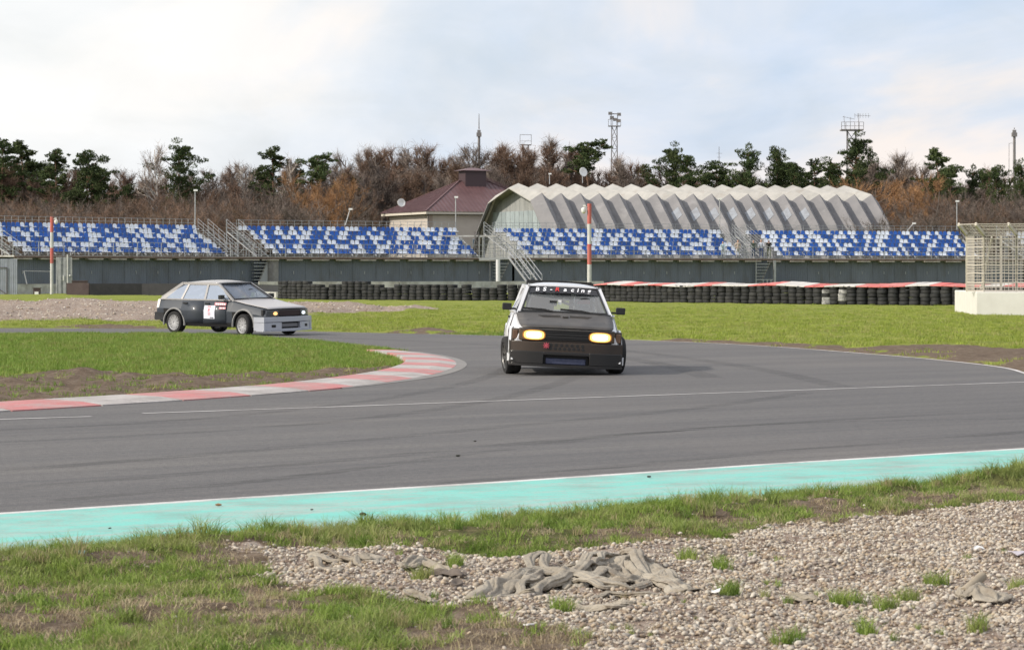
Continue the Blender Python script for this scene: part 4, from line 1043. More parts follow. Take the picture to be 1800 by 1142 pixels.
# ------------------------------------------------------------------ concrete block and catch fence at the right
wb = pmat('whitewashed_concrete', (0.66, 0.655, 0.63), (0.60, 0.59, 0.565), 1.5, .9, bump=.3, dirt=(.5, .49, .44), dscale=3.5, dlo=.62, dhi=.72)
c0 = G(1688, 550); c1 = G(1716, 556); c2 = G(1900, 557.5)
pts_ = [Vector((*c0, -.05)), Vector((*c1, -.05)), Vector((c2[0]+6, c2[1], -.05)), Vector((c2[0]+6, c2[1]+3.2, -.05)), Vector((c0[0]+.25, c0[1]+3.0, -.05))]
mb = MB(); mb.slab(pts_, (0, 0, .93)); tag(bevel(mb.build('concrete_block', wb), .03), 'big white concrete barrier block under the catch fence at the right edge', 'barrier')
wire = pmat('fence_wire', (.52, .48, .43), rough=.6, metal=.2); fpost = pmat('cream_fence_post', (.60, .56, .48), (.50, .46, .40), 3, .6)
cf = thing('catch_fence', 'beige steel catch fence with curved overhang on the white concrete block', 'fence', (0, 0, 0))
yf_ = c1[1]+.35; s_ = F/yf_
def X_(px, y=yf_): return (px-900)*y/F
zb_ = .88; zt_ = CH+(HZ-412)/s_
posts = [(1699.5, yf_+.9), (1729.5, yf_), (1786.5, yf_), (1843, yf_), (1900, yf_)]
tops = []
for (px, y) in posts:
    x = X_(px, y); mb = MB()
    mb.beam((x, y, zb_), (x, y, zt_), .07, .09); a = Vector((x, y, zt_)); b = Vector((x-.42, y-.75, zt_+.36)); mb.beam(a, b, .07, .12); mb.build('post', fpost, cf); tops.append((a, b))
runs = [(posts[i], posts[i+1]) for i in range(len(posts)-1)]
hw = MB(); vw = MB(); tb = MB()
for i, ((pa, ya), (pb, yb)) in enumerate(runs):
    A = Vector((X_(pa, ya), ya, 0)); B_ = Vector((X_(pb, yb), yb, 0)); n = int((zt_-zb_)/.105)
    for j in range(n+1):
        z = zb_+.03+j*.105; dn = .018 if j % 3 else .042
        sag = .02*math.sin(j*1.3)
        hw.beam(A+Vector((0, -.06, z)), (A+B_)/2+Vector((0, -.09, z+sag)), dn); hw.beam((A+B_)/2+Vector((0, -.09, z+sag)), B_+Vector((0, -.06, z)), dn)
    m = int((B_-A).length/.13)
    for j in range(m+1):
        p = A+(B_-A)*j/m; vw.beam(p+Vector((0, -.07, zb_)), p+Vector((0, -.07, zt_)), .012)
    (a0, b0), (a1, b1) = tops[i], tops[i+1]
    for j in range(8):
        t_ = j/7; tb.beam(a0.lerp(b0, t_), a1.lerp(b1, t_), .03 if j in (0, 7) else .016)
    for j in range(6): tb.beam(a0.lerp(a1, j/6), b0.lerp(b1, j/6), .012)
hw.build('horizontal_cable', wire, cf); vw.build('mesh_wire', wire, cf); tb.build('overhang_mesh', wire, cf)
# return leg and rear line of the fence
rr = MB()
for (xa, ya, xb, yb) in ((X_(1699.5, yf_+.9), yf_+.9, X_(1711, yf_+2.9), yf_+2.9), (X_(1711, yf_+2.9), yf_+2.9, X_(1960, yf_+2.9), yf_+2.9)):
    A = Vector((xa, ya, 0)); B_ = Vector((xb, yb, 0))
    for j in range(20): rr.beam(A+Vector((0, 0, zb_+.05+j*.125)), B_+Vector((0, 0, zb_+.05+j*.125)), .016)
    m = int((B_-A).length/.16)
    for j in range(m+1): p = A+(B_-A)*j/m; rr.beam(p+Vector((0, 0, zb_)), p+Vector((0, 0, zt_)), .014)
rr.build('rear_mesh', wire, cf)
for (px, y) in ((1711, yf_+2.9), (1760, yf_+2.9)):
    mb = MB(); mb.beam((X_(px, y), y, zb_), (X_(px, y), y, zt_), .07); mb.build('post', fpost, cf)
mb = MB(); mb.beam((X_(1734, yf_+1.5), yf_+2.8, zb_), (X_(1745, yf_), yf_+.2, zt_-.1), .06); mb.build('diagonal_brace', fpost, cf)
# ------------------------------------------------------------------ masts beyond the trees
mst = pmat('mast_steel', (.16, .16, .17), (.22, .20, .19), 1, .7)
def lattice(mb, w0, w1, h, n, t=.09):
    for (i, j) in ((-1, -1), (1, -1), (1, 1), (-1, 1)): mb.beam((i*w0/2, j*w0/2, 0), (i*w1/2, j*w1/2, h), t)
    for k in range(n):
        a = w0+(w1-w0)*k/n; b = w0+(w1-w0)*(k+1)/n; z0, z1 = h*k/n, h*(k+1)/n; s = 1 if k % 2 else -1
        mb.beam((-s*a/2, -a/2, z0), (s*b/2, -b/2, z1), t*.7); mb.beam((s*a/2, a/2, z0), (-s*b/2, b/2, z1), t*.7); mb.beam((-b/2, -b/2, z1), (b/2, -b/2, z1), t*.7)
def mast(px, ytop, D, label, kind):
    H = CH+(HZ-ytop)*D/F; t = thing('mast', label, 'mast', ((px-900)*D/F, D, 0)); s = F/D
    mb = MB()
    if kind == 'lights':
        h = CH+(HZ-222)*D/F; lattice(mb, 1.3, .8, h, 14, .13); mb.build('lattice_tower', mst, t)
        mb = MB(); mb.box((0, 0, h), (1.9, 1.5, .12)); mb.box((0, 0, h+1.9), (1.5, .4, .12))
        for dx in (-.95, -.3, .3, .95): mb.beam((dx, -.7, h), (dx, -.7, h+1.0), .07)
        mb.beam((-.95, -.7, h+1.0), (.95, -.7, h+1.0), .07); mb.beam((-.5, 0, h), (-.5, 0, h+1.9), .1); mb.beam((.5, 0, h), (.5, 0, h+1.9), .1); mb.build('platform', mst, t)
        for dx, dz in ((-.65, 1.95), (.7, 1.8), (.6, .8), (-.4, 1.3), (.1, 1.0)):
            mb = MB(); mb.box((dx, -.5, h+dz), (.6, .45, .45)); mb.build('floodlight', mst, t)
    elif kind == 'platform':
        h = CH+(HZ-255)*D/F; lattice(mb, 1.0, .9, h, 12, .12); mb.build('lattice_tower', mst, t)
        mb = MB(); mb.box((0, 0, h), (1.7, 1.2, .12)); z = H
        for dx in (-.85, .85): mb.beam((dx, 0, h), (dx, 0, z), .07)
        mb.beam((-.85, 0, z), (.85, 0, z), .07); mb.beam((-.85, 0, h+.6), (.85, 0, h+.6), .05); mb.build('platform', mst, t)
    elif kind == 'antenna':
        h = CH+(HZ-229)*D/F; lattice(mb, 1.6, 1.3, h, 12, .13); mb.build('lattice_tower', mst, t)
        mb = MB(); mb.box((0, 0, h), (3.4, 2.4, .2))
        for k in range(6): mb.beam((-1.7+k*.68, -1.2, h), (-1.7+k*.68, -1.2, h+1.2), .07)
        for q in (.6, 1.2): mb.beam((-1.7, -1.2, h+q), (1.7, -1.2, h+q), .06)
        mb.build('platform', mst, t); mb = MB()
        mb.beam((1.1, 0, h), (1.1, 0, h+2.6), .08); mb.beam((.4, 0, h+2.3), (2.9, 0, h+2.2), .05); mb.beam((-1.0, 0, h), (-1.2, 0, h+2.2), .06); mb.beam((-1.4, 0, h+2.1), (.5, 0, h+1.7), .05); mb.beam((-.2, 0, h), (-.2, 0, h+2.0), .05)
        for k in range(6): mb.beam((.5+k*.42, 0, h+1.9), (.5+k*.42, 0, h+2.6), .04)
        mb.build('antenna', mst, t)
    elif kind == 'chimney':
        h = CH+(HZ-238)*D/F; mb.tube([(0, 0, 0), (0, 0, h)], [.26, .20], 10); mb.build('tube_shaft', mst, t)
        mb = MB(); mb.box((0, 0, h+.1), (.75, .75, .6)); mb.box((0, 0, h+.6), (.5, .5, .4)); mb.build('head_box', mst, t)
        mb = MB(); mb.tube([(0, 0, h+.9), (0, 0, H)], [.09, .04], 5); mb.beam((-.8, 0, h*.4), (-.8, 0, h-1.2), .06); mb.beam((-.8, 0, h-1.2), (0, 0, h-1.2), .05); mb.build('antenna', mst, t)
    else:
        mb.tube([(0, 0, 0), (0, 0, H)], [.1, .04], 5); mb.build('rod', mst, t)
        mb = MB(); mb.beam((-.4, 0, H-1), (.5, 0, H-1), .04); mb.beam((-.3, 0, H-1.6), (.3, 0, H-1.6), .04); mb.build('antenna', mst, t)
mast(842, 200, 430, 'dark tubular mast with a box head and whip antenna, above the house roof', 'chimney')
mast(924, 237, 430, 'small lattice mast with an open square frame on top, above the hangar gable', 'platform')
mast(1080, 199, 440, 'lattice floodlight tower with a platform, tallest mast near the middle', 'lights')
mast(1497, 204, 440, 'lattice tower with a wide railed platform and antennas among the right pines', 'antenna')
mast(1783, 224, 430, 'dark tubular mast with whip antenna at the right edge of the trees', 'chimney')
mast(1264, 258, 430, 'very thin antenna rod above the pines right of the middle', 'rod')

# ------------------------------------------------------------------ trees
def leafmat(name, a, b, dry=None):
    m = bpy.data.materials.new(name); m.use_nodes = True; t = m.node_tree; bs = t.nodes['Principled BSDF']
    g = N(t, 'ShaderNodeNewGeometry'); tc = N(t, 'ShaderNodeTexCoord'); oi = N(t, 'ShaderNodeObjectInfo')
    c = ramp(t, g.outputs['Random Per Island'], [(0.0, a), (1.0, b)])
    n = noise(t, tc.outputs['Object'], .35, 4); c = mixc(t, ramp(t, n, [(.4, 0.), (.65, .6)]), c, dry or b)
    hs = N(t, 'ShaderNodeHueSaturation'); L(t, c, hs.inputs['Color']); L(t, math_n(t, 'ADD', math_n(t, 'MULTIPLY', oi.outputs['Random'], .5), .75), hs.inputs['Value'])
    L(t, hs.outputs[0], bs.inputs['Base Color']); bs.inputs['Roughness'].default_value = .8; bs.inputs['Specular IOR Level'].default_value = .1; return m
m_pine = leafmat('pine_needles', (.030, .050, .022), (.070, .100, .038), (.095, .110, .045))
m_ptr = pmat('pine_bark', (.22, .12, .07), (.13, .09, .07), 1, .95)
twm = {'grey': leafmat('grey_twigs', (.105, .082, .070), (.20, .165, .145)), 'brown': leafmat('brown_twigs', (.13, .085, .062), (.23, .155, .115)),
       'rust': leafmat('rusty_twigs', (.22, .12, .06), (.34, .20, .105)), 'pale': leafmat('pale_twigs', (.18, .145, .125), (.30, .25, .215))}
m_bark = pmat('grey_bark', (.11, .09, .08), (.19, .16, .14), 1, .95); m_birch = pmat('birch_bark', (.60, .57, .53), (.42, .38, .35), 2, .9)

def npmesh(name, V, Fc, mat):
    me = bpy.data.meshes.new(name); V = np.asarray(V, 'f'); Fc = np.asarray(Fc, 'i'); k = Fc.shape[1]
    me.vertices.add(len(V)); me.vertices.foreach_set('co', V.ravel()); me.loops.add(Fc.size); me.loops.foreach_set('vertex_index', Fc.ravel())
    me.polygons.add(len(Fc)); me.polygons.foreach_set('loop_start', (np.arange(len(Fc))*k).astype('i')); me.polygons.foreach_set('loop_total', np.full(len(Fc), k, 'i'))
    me.update(calc_edges=True); me.materials.append(mat); return me
def twig_tris(P, Dv, Ln, w):       # thin triangles from P along Dv
    n = len(P); side = np.cross(Dv, rng.normal(size=(n, 3))); side /= np.linalg.norm(side, axis=1)[:, None]+1e-9
    a = P+side*w[:, None]/2; b = P-side*w[:, None]/2; c = P+Dv*Ln[:, None]
    V = np.stack([a, b, c], 1).reshape(-1, 3); return V, np.arange(3*n).reshape(n, 3)
def bare(h, wd, kind, seed, shrub=False, upright=.55, ntw=5200):
    """unit: metres. returns trunk mesh and crown mesh of a leafless tree"""
    g = np.random.default_rng(seed); mb = MB(); limbs = []
    stems = 5 if shrub else 1
    for s_ in range(stems):
        bx, by = (g.normal(0, wd*.18), g.normal(0, wd*.18)) if shrub else (0, 0)
        pts = []; x, y = bx, by; k = 7
        for i in range(k):
            z = h*(.92 if not shrub else .8)*i/(k-1); x += g.normal(0, h*.012)+(bx*.25 if shrub else 0)/k*3; y += g.normal(0, h*.012); pts.append(Vector((x, y, z)))
        r0 = h*.013*(0.6 if shrub else 1); mb.tube(pts, [r0*(1-i/k*.9) for i in range(k)], 5, False)
        nl = 7 if shrub else 22
        for j in range(nl):
            f = (.08 if shrub else .22)+(.95-(.08 if shrub else .22))*(j+g.random())/nl; q = f*(k-1); i0 = min(int(q), k-2); base = pts[i0].lerp(pts[i0+1], q-i0)
            az = g.uniform(0, 6.283); env = math.sin(min(1, max(.12, (1-f)*1.25+.12))*math.pi*.55)
            ln = wd*.62*env*g.uniform(.6, 1.1); up = upright*g.uniform(.7, 1.5)
            d = Vector((math.cos(az), math.sin(az), up)).normalized(); lp = [base]
            for m_ in range(4): d = (d+Vector((g.normal(0, .12), g.normal(0, .12), .10))).normalized(); lp.append(lp[-1]+d*ln/4)
            limbs.append(lp); mb.tube(lp, [r0*.42*(1-.2*m_) for m_ in range(5)], 4, False)
            for b_ in range(4):
                m_ = g.integers(1, 4); d2 = (d+Vector(g.normal(0, .55, 3))).normalized(); d2.z = abs(d2.z)*.8+.1; l2 = ln*g.uniform(.3, .55)
                lq = [lp[m_], lp[m_]+d2*l2*.5, lp[m_]+d2*l2+Vector((0, 0, l2*.1))]; limbs.append(lq); mb.tube(lq, [r0*.2, r0*.13, r0*.06], 3, False)
    wts = np.array([sum((b-a).length for a, b in zip(l[:-1], l[1:])) for l in limbs]); pick = g.choice(len(limbs), ntw, p=wts/wts.sum())
    P = []; Dv = []
    for i in pick:
        l = limbs[i]; q = g.uniform(.25, 1)*(len(l)-1); i0 = min(int(q), len(l)-2); p = l[i0].lerp(l[i0+1], q-i0); P.append(p); Dv.append((l[i0+1]-l[i0]).normalized())
    P = np.array(P); Dv = np.array(Dv)+g.normal(0, .55, (ntw, 3)); Dv[:, 2] += .35; Dv /= np.linalg.norm(Dv, axis=1)[:, None]
    Ln = g.uniform(.5, 1.5, ntw)*h*.055
    V1, F1 = twig_tris(P, Dv, Ln, g.uniform(.025, .055, ntw)*h/14)
    # second order twigs
    i2 = g.integers(0, ntw, ntw); P2 = P[i2]+Dv[i2]*(Ln[i2]*g.uniform(.3, .9, ntw))[:, None]; D2 = Dv[i2]+g.normal(0, .6, (ntw, 3)); D2 /= np.linalg.norm(D2, axis=1)[:, None]
    V2, F2 = twig_tris(P2, D2, Ln[i2]*.6, g.uniform(.018, .04, ntw)*h/14)
    V = np.concatenate([V1, V2]); Fc = np.concatenate([F1, F2+len(V1)])
    return mb.mesh('trunk', m_birch if kind == 'birch' else m_bark, recalc=False), npmesh('crown', V, Fc, twm['pale' if kind == 'birch' else kind])
def pine(h, wd, seed, low=.35, flat=.45, dens=1.0, spread=1.0):
    g = np.random.default_rng(seed); mb = MB(); k = 8; pts = []; x = y = 0
    for i in range(k): x += g.normal(0, h*.010); y += g.normal(0, h*.010); pts.append(Vector((x, y, h*.95*i/(k-1))))
    mb.tube(pts, [h*.015*(1-.85*i/(k-1)) for i in range(k)], 6, False)
    Cs = []
    nl = int(30*dens)
    for j in range(nl):
        f = low+(1-low)*((j+g.random())/nl); q = min(f*(k-1), k-1.01); i0 = int(q); base = pts[i0].lerp(pts[i0+1], q-i0)
        t_ = (f-low)/(1-low); env = (math.sin(math.pi*min(1, .22+.72*t_))**.7)*(1.05-.35*t_)
        ln = wd*.5*env*g.choice([g.uniform(.3, .7), g.uniform(.7, 1.3)]); az = g.uniform(0, 6.283); d = Vector((math.cos(az), math.sin(az), .25+.3*t_)).normalized()
        tip = base+d*ln; mb.tube([base, base+d*ln*.5+Vector((0, 0, -.1)), tip], [h*.005, h*.0035, h*.0015], 4, False)
        for c_ in range(6 if ln > wd*.2 else 3):
            p = base.lerp(tip, 1.06-.17*c_)+Vector((*g.normal(0, .06*wd, 2), g.normal(0, .028*wd))); Cs.append((p, wd*g.uniform(.028, .088)))
    [Cs.append((pts[-1]+Vector((*g.normal(0, wd*.09, 2), h*g.uniform(-.06, .03))), wd*g.uniform(.03, .075))) for _ in range(9)]
    V = []; Fl = []
    for (p, r) in Cs:
        n = int(95*(r/1.0)**1.1)+26; d = g.normal(size=(n, 3)); d /= np.linalg.norm(d, axis=1)[:, None]; rr = r*g.uniform(.45, 1.05, n)**.6
        c = np.array(p)+d*rr[:, None]*np.array([1.15, 1.15, flat]); s = g.uniform(.09, .22, n)*(h/16)
        o = d*np.array([1, 1, .8])+g.normal(0, .6, (n, 3))+np.array([0, 0, .4]); o /= np.linalg.norm(o, axis=1)[:, None]
        w = np.cross(o, g.normal(size=(n, 3))); w /= np.linalg.norm(w, axis=1)[:, None]
        a = c-o*s[:, None]; b = c+w*s[:, None]*.32; e = c+o*s[:, None]; f_ = c-w*s[:, None]*.32
        V.append(np.stack([a, b, e, f_], 1).reshape(-1, 3))
    V = np.concatenate(V); return mb.mesh('trunk', m_ptr, recalc=False), npmesh('crown', V, np.arange(len(V)).reshape(-1, 4), m_pine)
LIB = {'pineA': [(pine(16, 7.5, s), 16) for s in (1, 2)], 'pineB': [(pine(16, 5.2, s, .5, .55), 16) for s in (3, 4)], 'pineW': [(pine(16, 10.5, s, .42, .42, 1.3), 16) for s in (5, 6)],
       'pineD': [(pine(16, 9.5, s, .08, .6, 2.0), 16) for s in (7, 8)],
       'pineT': [(pine(16, 6.5, 9, .80, .5, .5), 16)],
       'grey': [(bare(14, 6, 'grey', s, upright=1.1, ntw=3600), 14) for s in (11, 12)], 'brown': [(bare(14, 5.5, 'brown', s, upright=1.2, ntw=3600), 14) for s in (13, 14, 15)], 'pale': [(bare(14, 5.5, 'pale', 16, upright=1.1, ntw=2800), 14), (bare(14, 4.2, 'pale', 17, upright=1.5, ntw=2600), 14)],
       'rust': [(bare(14, 10, 'rust', 18, shrub=True, upright=.9, ntw=7500), 14), (bare(14, 9, 'rust', 19, shrub=True, ntw=7500), 14)],
       'shrub': [(bare(9, 9, 'brown', 20, shrub=True, ntw=6500), 9), (bare(9, 9, 'grey', 21, shrub=True, ntw=6500), 9)],
       'birch': [(bare(15, 5.5, 'birch', 22, upright=.9, ntw=1700), 15)]}
NAMES = {'pineA': 'pine_tree', 'pineB': 'pine_tree', 'pineW': 'pine_tree', 'pineD': 'pine_tree', 'pineT': 'pine_tree', 'grey': 'bare_tree', 'brown': 'bare_tree', 'pale': 'bare_tree', 'rust': 'willow_tree', 'shrub': 'bare_shrub', 'birch': 'birch_tree'}
tr_ = random.Random(31)
def tree(kind, px, ytop, D, label, group=None, wid=1.0):
    (mt, mc), h0 = tr_.choice(LIB[kind]); H = CH+(HZ-ytop)*D/F; s = H/h0
    t = thing(NAMES[kind], label, 'shrub' if kind == 'shrub' else 'tree', ((px-900)*D/F, D, -.1), tr_.uniform(0, 6.28), group)
    t.scale = (s*wid, s*wid, s)
    a = obj('trunk', mt, t); b = obj('crown', mc, t); return t
def region(px):
    for a, n in ((120, "behind the first grandstand's left end"), (250, "behind the first grandstand's middle"), (420, 'behind the first stair gap'), (520, "behind the second grandstand's left part"), (670, 'between orange willow and house'), (880, 'behind the cream house'), (1080, "behind the hangar's left half"), (1300, "behind the hangar's middle"), (1540, "behind the hangar's right end"), (1700, 'right of the hangar')):
        if px < a: return n
    return 'above the catch fence'
# prominent trees one by one: kind, px, top y, distance, width factor, label
for k, px, y, D, wd, lab in [
    ('pineA', 8, 238, 372, 1.0, 'dark pine cut by the left edge of the photo'), ('pineB', 52, 243, 380, 1.2, 'tall thin pine second from the left edge'),
    ('pineB', 98, 257, 370, 1.0, 'slim dark pine just left of the broad dense pine'), ('pineD', 152, 262, 362, .92, 'broad dense dark green pine behind the first grandstand'),
    ('pineA', 178, 292, 364, 1.0, 'lower dark pine leaning on the right of the broad dense pine'), ('pineD', 225, 322, 385, .7, 'low dark evergreen between the dense pine and the birch'),
    ('birch', 268, 240, 366, 1.0, 'birch with thin curved white trunk left of the rounded pine'), ('pineW', 314, 252, 370, .72, 'rounded wide pine behind the gap between the first two grandstands'),
    ('pineB', 482, 252, 372, .9, 'tall pine rising above brown trees behind the second grandstand'), ('pineA', 455, 290, 378, .8, 'lower dark pine left of the tall pine above the second grandstand'), ('pineB', 520, 281, 374, 1.0, 'dark pine just left of the orange willow'),
    ('birch', 508, 262, 370, .9, 'pale birch between the two pines left of the orange willow'), ('birch', 430, 272, 372, 1.0, 'pale birch over the left end of the second grandstand'),
    ('pineT', 566, 266, 366, .9, 'pine top showing above the orange willow'), ('rust', 545, 291, 352, .95, 'orange brown willow behind the second grandstand'), ('rust', 586, 312, 350, .7, 'small orange willow just right of the larger orange willow'),
    ('pineB', 612, 300, 380, 1.1, 'dark narrow pine right of the orange willow'), ('pineT', 1042, 242, 375, 1.0, 'umbrella shaped pine left of the tallest lattice tower'),
    ('pineW', 1188, 256, 376, .62, 'spreading pine above the middle of the hangar'), ('pineA', 1215, 264, 372, .8, 'dark pine right of the spreading pine above the hangar'), ('pineA', 1262, 278, 374, 1.0, 'lower dark pine left of the two thick pines above the hangar'), ('pineD', 1310, 253, 372, .62, 'thick dark pine above the right half of the hangar'),
    ('pineD', 1364, 255, 374, .58, 'thick dark pine immediately left of the small lone pine'), ('pineA', 1398, 282, 372, .9, 'low pine at the right side of the two thick pines'), ('pineB', 1433, 275, 385, .7, 'small lone pine left of the antenna tower'),
    ('pineW', 1500, 240, 372, .70, 'largest right hand pine standing in front of the antenna tower'), ('pineA', 1470, 278, 376, .9, 'lower pine at the left foot of the antenna tower pine'),
    ('rust', 1568, 286, 345, 1.15, 'big rounded orange brown willow right of the hangar'), ('pale', 1590, 264, 385, 1.3, 'pale bare tree top above the big right willow'), ('pale', 1550, 268, 388, 1.2, 'pale bare tree rising left above the big right willow'),
    ('pineB', 1659, 256, 378, 1.1, 'solitary layered pine between the big right willow and the far right mast'), ('pineA', 1670, 285, 374, .9, 'lower dark pine below the solitary layered pine'), ('pineD', 1706, 290, 380, .5, 'bluish rounded pine left of the far right mast'),
    ('pineD', 1752, 288, 372, .62, 'dark broad pine left of the far right mast'), ('pineD', 1798, 280, 370, .62, 'dark broad pine at the right edge of the photo')]:
    tree(k, px, y, D, lab, wid=wd)
# the wood between them
env = [(-60, 262), (30, 262), (80, 285), (200, 305), (240, 290), (300, 300), (380, 296), (420, 285), (520, 300), (600, 262), (630, 244), (700, 246), (760, 243), (800, 254), (860, 242), (900, 249), (960, 244), (1000, 262), (1060, 280), (1100, 272), (1150, 285), (1240, 296), (1400, 296), (1460, 290), (1520, 285), (1600, 268), (1640, 290), (1700, 300), (1860, 300)]
ex_, ey_ = zip(*env)
def word(k): return {'grey': 'greyish bare tree', 'brown': 'brown bare tree', 'pale': 'pale twigged bare tree', 'rust': 'rust coloured bare willow', 'shrub': 'low brown bare shrub'}[k]
px = -70
while px < 1880:
    y = float(np.interp(px, ex_, ey_))+tr_.uniform(-14, 22)
    if px < 130: k = tr_.choice(['grey', 'grey', 'pale', 'brown'])
    elif 600 < px < 830: k = tr_.choice(['pale', 'brown', 'brown', 'pale'])
    elif 840 < px < 1130: k = tr_.choice(['brown', 'brown', 'pale'])
    else: k = tr_.choice(['grey', 'brown', 'brown', 'grey'])
    if (1130 < px < 1530 or 1640 < px < 1840 or px < 215) and tr_.random() < .55: k = tr_.choice(['pineA', 'pineB', 'pineW']); y = max(y, 276)+tr_.uniform(-6, 10)
    lab = ('dark pine, back row, %s' % region(px)) if k[:4] == 'pine' else 'tall %s, back row, %s' % (word(k), region(px)); tree(k, px, y, tr_.uniform(385, 405), lab, lab, 1.15 if k[:4] != 'pine' else .85); px += tr_.uniform(12, 20)
px = -70
while px < 1880:
    y = float(np.interp(px, ex_, ey_))+tr_.uniform(22, 58)
    k = 'rust' if 1530 < px < 1620 and tr_.random() < .5 else tr_.choice(['brown', 'grey', 'brown', 'pineD'] if px > 1100 else ['brown', 'grey', 'brown', 'brown'])
    if k == 'pineD' and not (1140 < px < 1500): k = 'brown'
    lab = ('dark evergreen' if k == 'pineD' else word(k))+', middle row, '+region(px); tree(k, px, y, tr_.uniform(368, 382), lab, lab, .6 if k == 'pineD' else 1.1); px += tr_.uniform(19, 28)
px = -70
while px < 1880:
    y = tr_.uniform(330, 352)
    if 90 < px < 235: y = 350
    lab = 'bare shrub at the wood edge '+region(px); tree('shrub', px, y, tr_.uniform(352, 362)+(22 if 640 < px < 960 else 0), lab, lab, tr_.uniform(.8, 1.1)); px += tr_.uniform(20, 30)
px = -70
while px < 1880:
    if not (585 < px < 1560):
        lab = 'brown bush nearest the seats, '+region(px); tree('shrub', px, tr_.uniform(352, 375), tr_.uniform(318, 335), lab, lab, tr_.uniform(1.0, 1.4))
    px += tr_.uniform(24, 34)
# far woodland mass closing the view between the trunks
g = np.random.default_rng(3); n = 90000
u = g.uniform(-.24, .24, n); Dd = g.uniform(420, 455, n); X_w = u*Dd
top = np.array([CH+(HZ-(np.interp(900+a*F, ex_, ey_)+14+26*fbm(np.array([a*160]), np.array([2.2]))[0]))*d/F for a, d in zip(u[:0], Dd[:0])])
topy = np.interp(900+u*F, ex_, ey_)+30+60*fbm(u*190, u*0+2.2); topz = CH+(HZ-topy)*Dd/F
P = np.column_stack([X_w, Dd, topz*g.random(n)**.55]); Dv = g.normal(0, .45, (n, 3)); Dv[:, 2] += 1; Dv /= np.linalg.norm(Dv, axis=1)[:, None]
V, Fc = twig_tris(P, Dv, g.uniform(.8, 2.6, n), g.uniform(.06, .22, n))
tag(obj('distant_wood', npmesh('distant_wood', V, Fc, leafmat('distant_wood', (.115, .095, .085), (.17, .145, .13), (.10, .095, .08)))), 'far bare woodland closing the gaps behind the nearer trees', 'wood', kind='stuff')
# ------------------------------------------------------------------ cars
glass = gmat('car_glass', (.88, .92, .92), .10, .17, (.56, .60, .64)); glassB = gmat('car_glass_bright', (.75, .8, .85), .30, .32, (.55, .66, .88))  # pale diffuse share paints dust, glare and reflected sky into the panes
rim_m = pmat('alloy_rim', (.60, .60, .61), rough=.3, metal=.6); rim_d = pmat('dark_rim', (.10, .10, .10), rough=.4, metal=.5); tyr = pmat('car_tyre', (.014, .014, .015), rough=.8, bump=.1)
well = pmat('dark_wheel_well', (.008, .008, .009), rough=.9); trim = pmat('black_trim', (.012, .012, .013), rough=.45)
def frontx(y): return 1.845+.15*(1-min(1.05, abs(y)/.82)**3.2)
def fstrip(name, y0, y1, z0, z1, off, th, mat, parent, n=10, rake=0):
    mb = MB(); vs = []
    for i in range(n+1):
        y = y0+(y1-y0)*i/n; x = frontx(y)+off
        vs += [(x-rake*z0, y, z0), (x-rake*z1, y, z1), (x-rake*z1-th, y, z1), (x-rake*z0-th, y, z0)]
    mb.add(vs, [(i*4+a, i*4+(a+1) % 4, i*4+4+(a+1) % 4, i*4+4+a) for i in range(n) for a in range(4)]+[(0, 3, 2, 1), tuple(n*4+a for a in range(4))])
    return bevel(mb.build(name, mat, parent, smooth=30), .009 if z1-z0 > .05 else .003, 2)
def wheel(parent, x, y, r, w, rm, steer=0, camber=0, spokes=7, z=None):
    s = 1 if y > 0 else -1; t = obj('wheel', None, parent); t.location = (x, y, r if z is None else z); t.rotation_euler = (camber, 0, steer)
    M = Matrix.Rotation(R(90), 4, 'X'); mb = MB(); h = w/2
    mb.lathe([(r*.66, -h*.8), (r*.72, -h), (r*.93, -h*.98), (r*.985, -h*.8), (r, -h*.5), (r, -h*.06), (r*.985, 0), (r, h*.06), (r, h*.5), (r*.985, h*.8), (r*.93, h*.98), (r*.72, h), (r*.66, h*.8)], 40, M); mb.build('tyre', tyr, t, smooth=40)
    mb = MB(); R1 = r*.70
    mb.lathe([(R1, -h*.85), (R1*.93, -h*.8), (R1*.90, 0), (R1*.93, h*.8), (R1, h*.95), (R1*1.02, h*.9)], 32, M)
    o = -s*h*.62  # local y of the outer face
    for k in range(spokes):
        a = 2*math.pi*k/spokes
        for da in (-.10, .10):
            p = Vector((math.cos(a+da*.4)*R1*.16, o*-1*1.0, math.sin(a+da*.4)*R1*.16)); q = Vector((math.cos(a+da*1.5)*R1*.95, -o*1.12, math.sin(a+da*1.5)*R1*.95)); mb.beam(p, q, .024, .032, (0, 1, 0))
    mb.lathe([(0, s*.0+(-o*1.1 if s < 0 else -o*1.1)), (R1*.2, -o*1.05), (R1*.24, -o*.7)], 16, Matrix.Rotation(R(-90), 4, 'X'))
    mb.build('rim', rm, t, smooth=35)
    mb = MB(); mb.lathe([(0, 0), (R1*.72, .0), (R1*.72, .03)], 24, Matrix.Translation((0, s*h*.15, 0)) @ M); mb.build('brake_disc', rim_d, t); return t
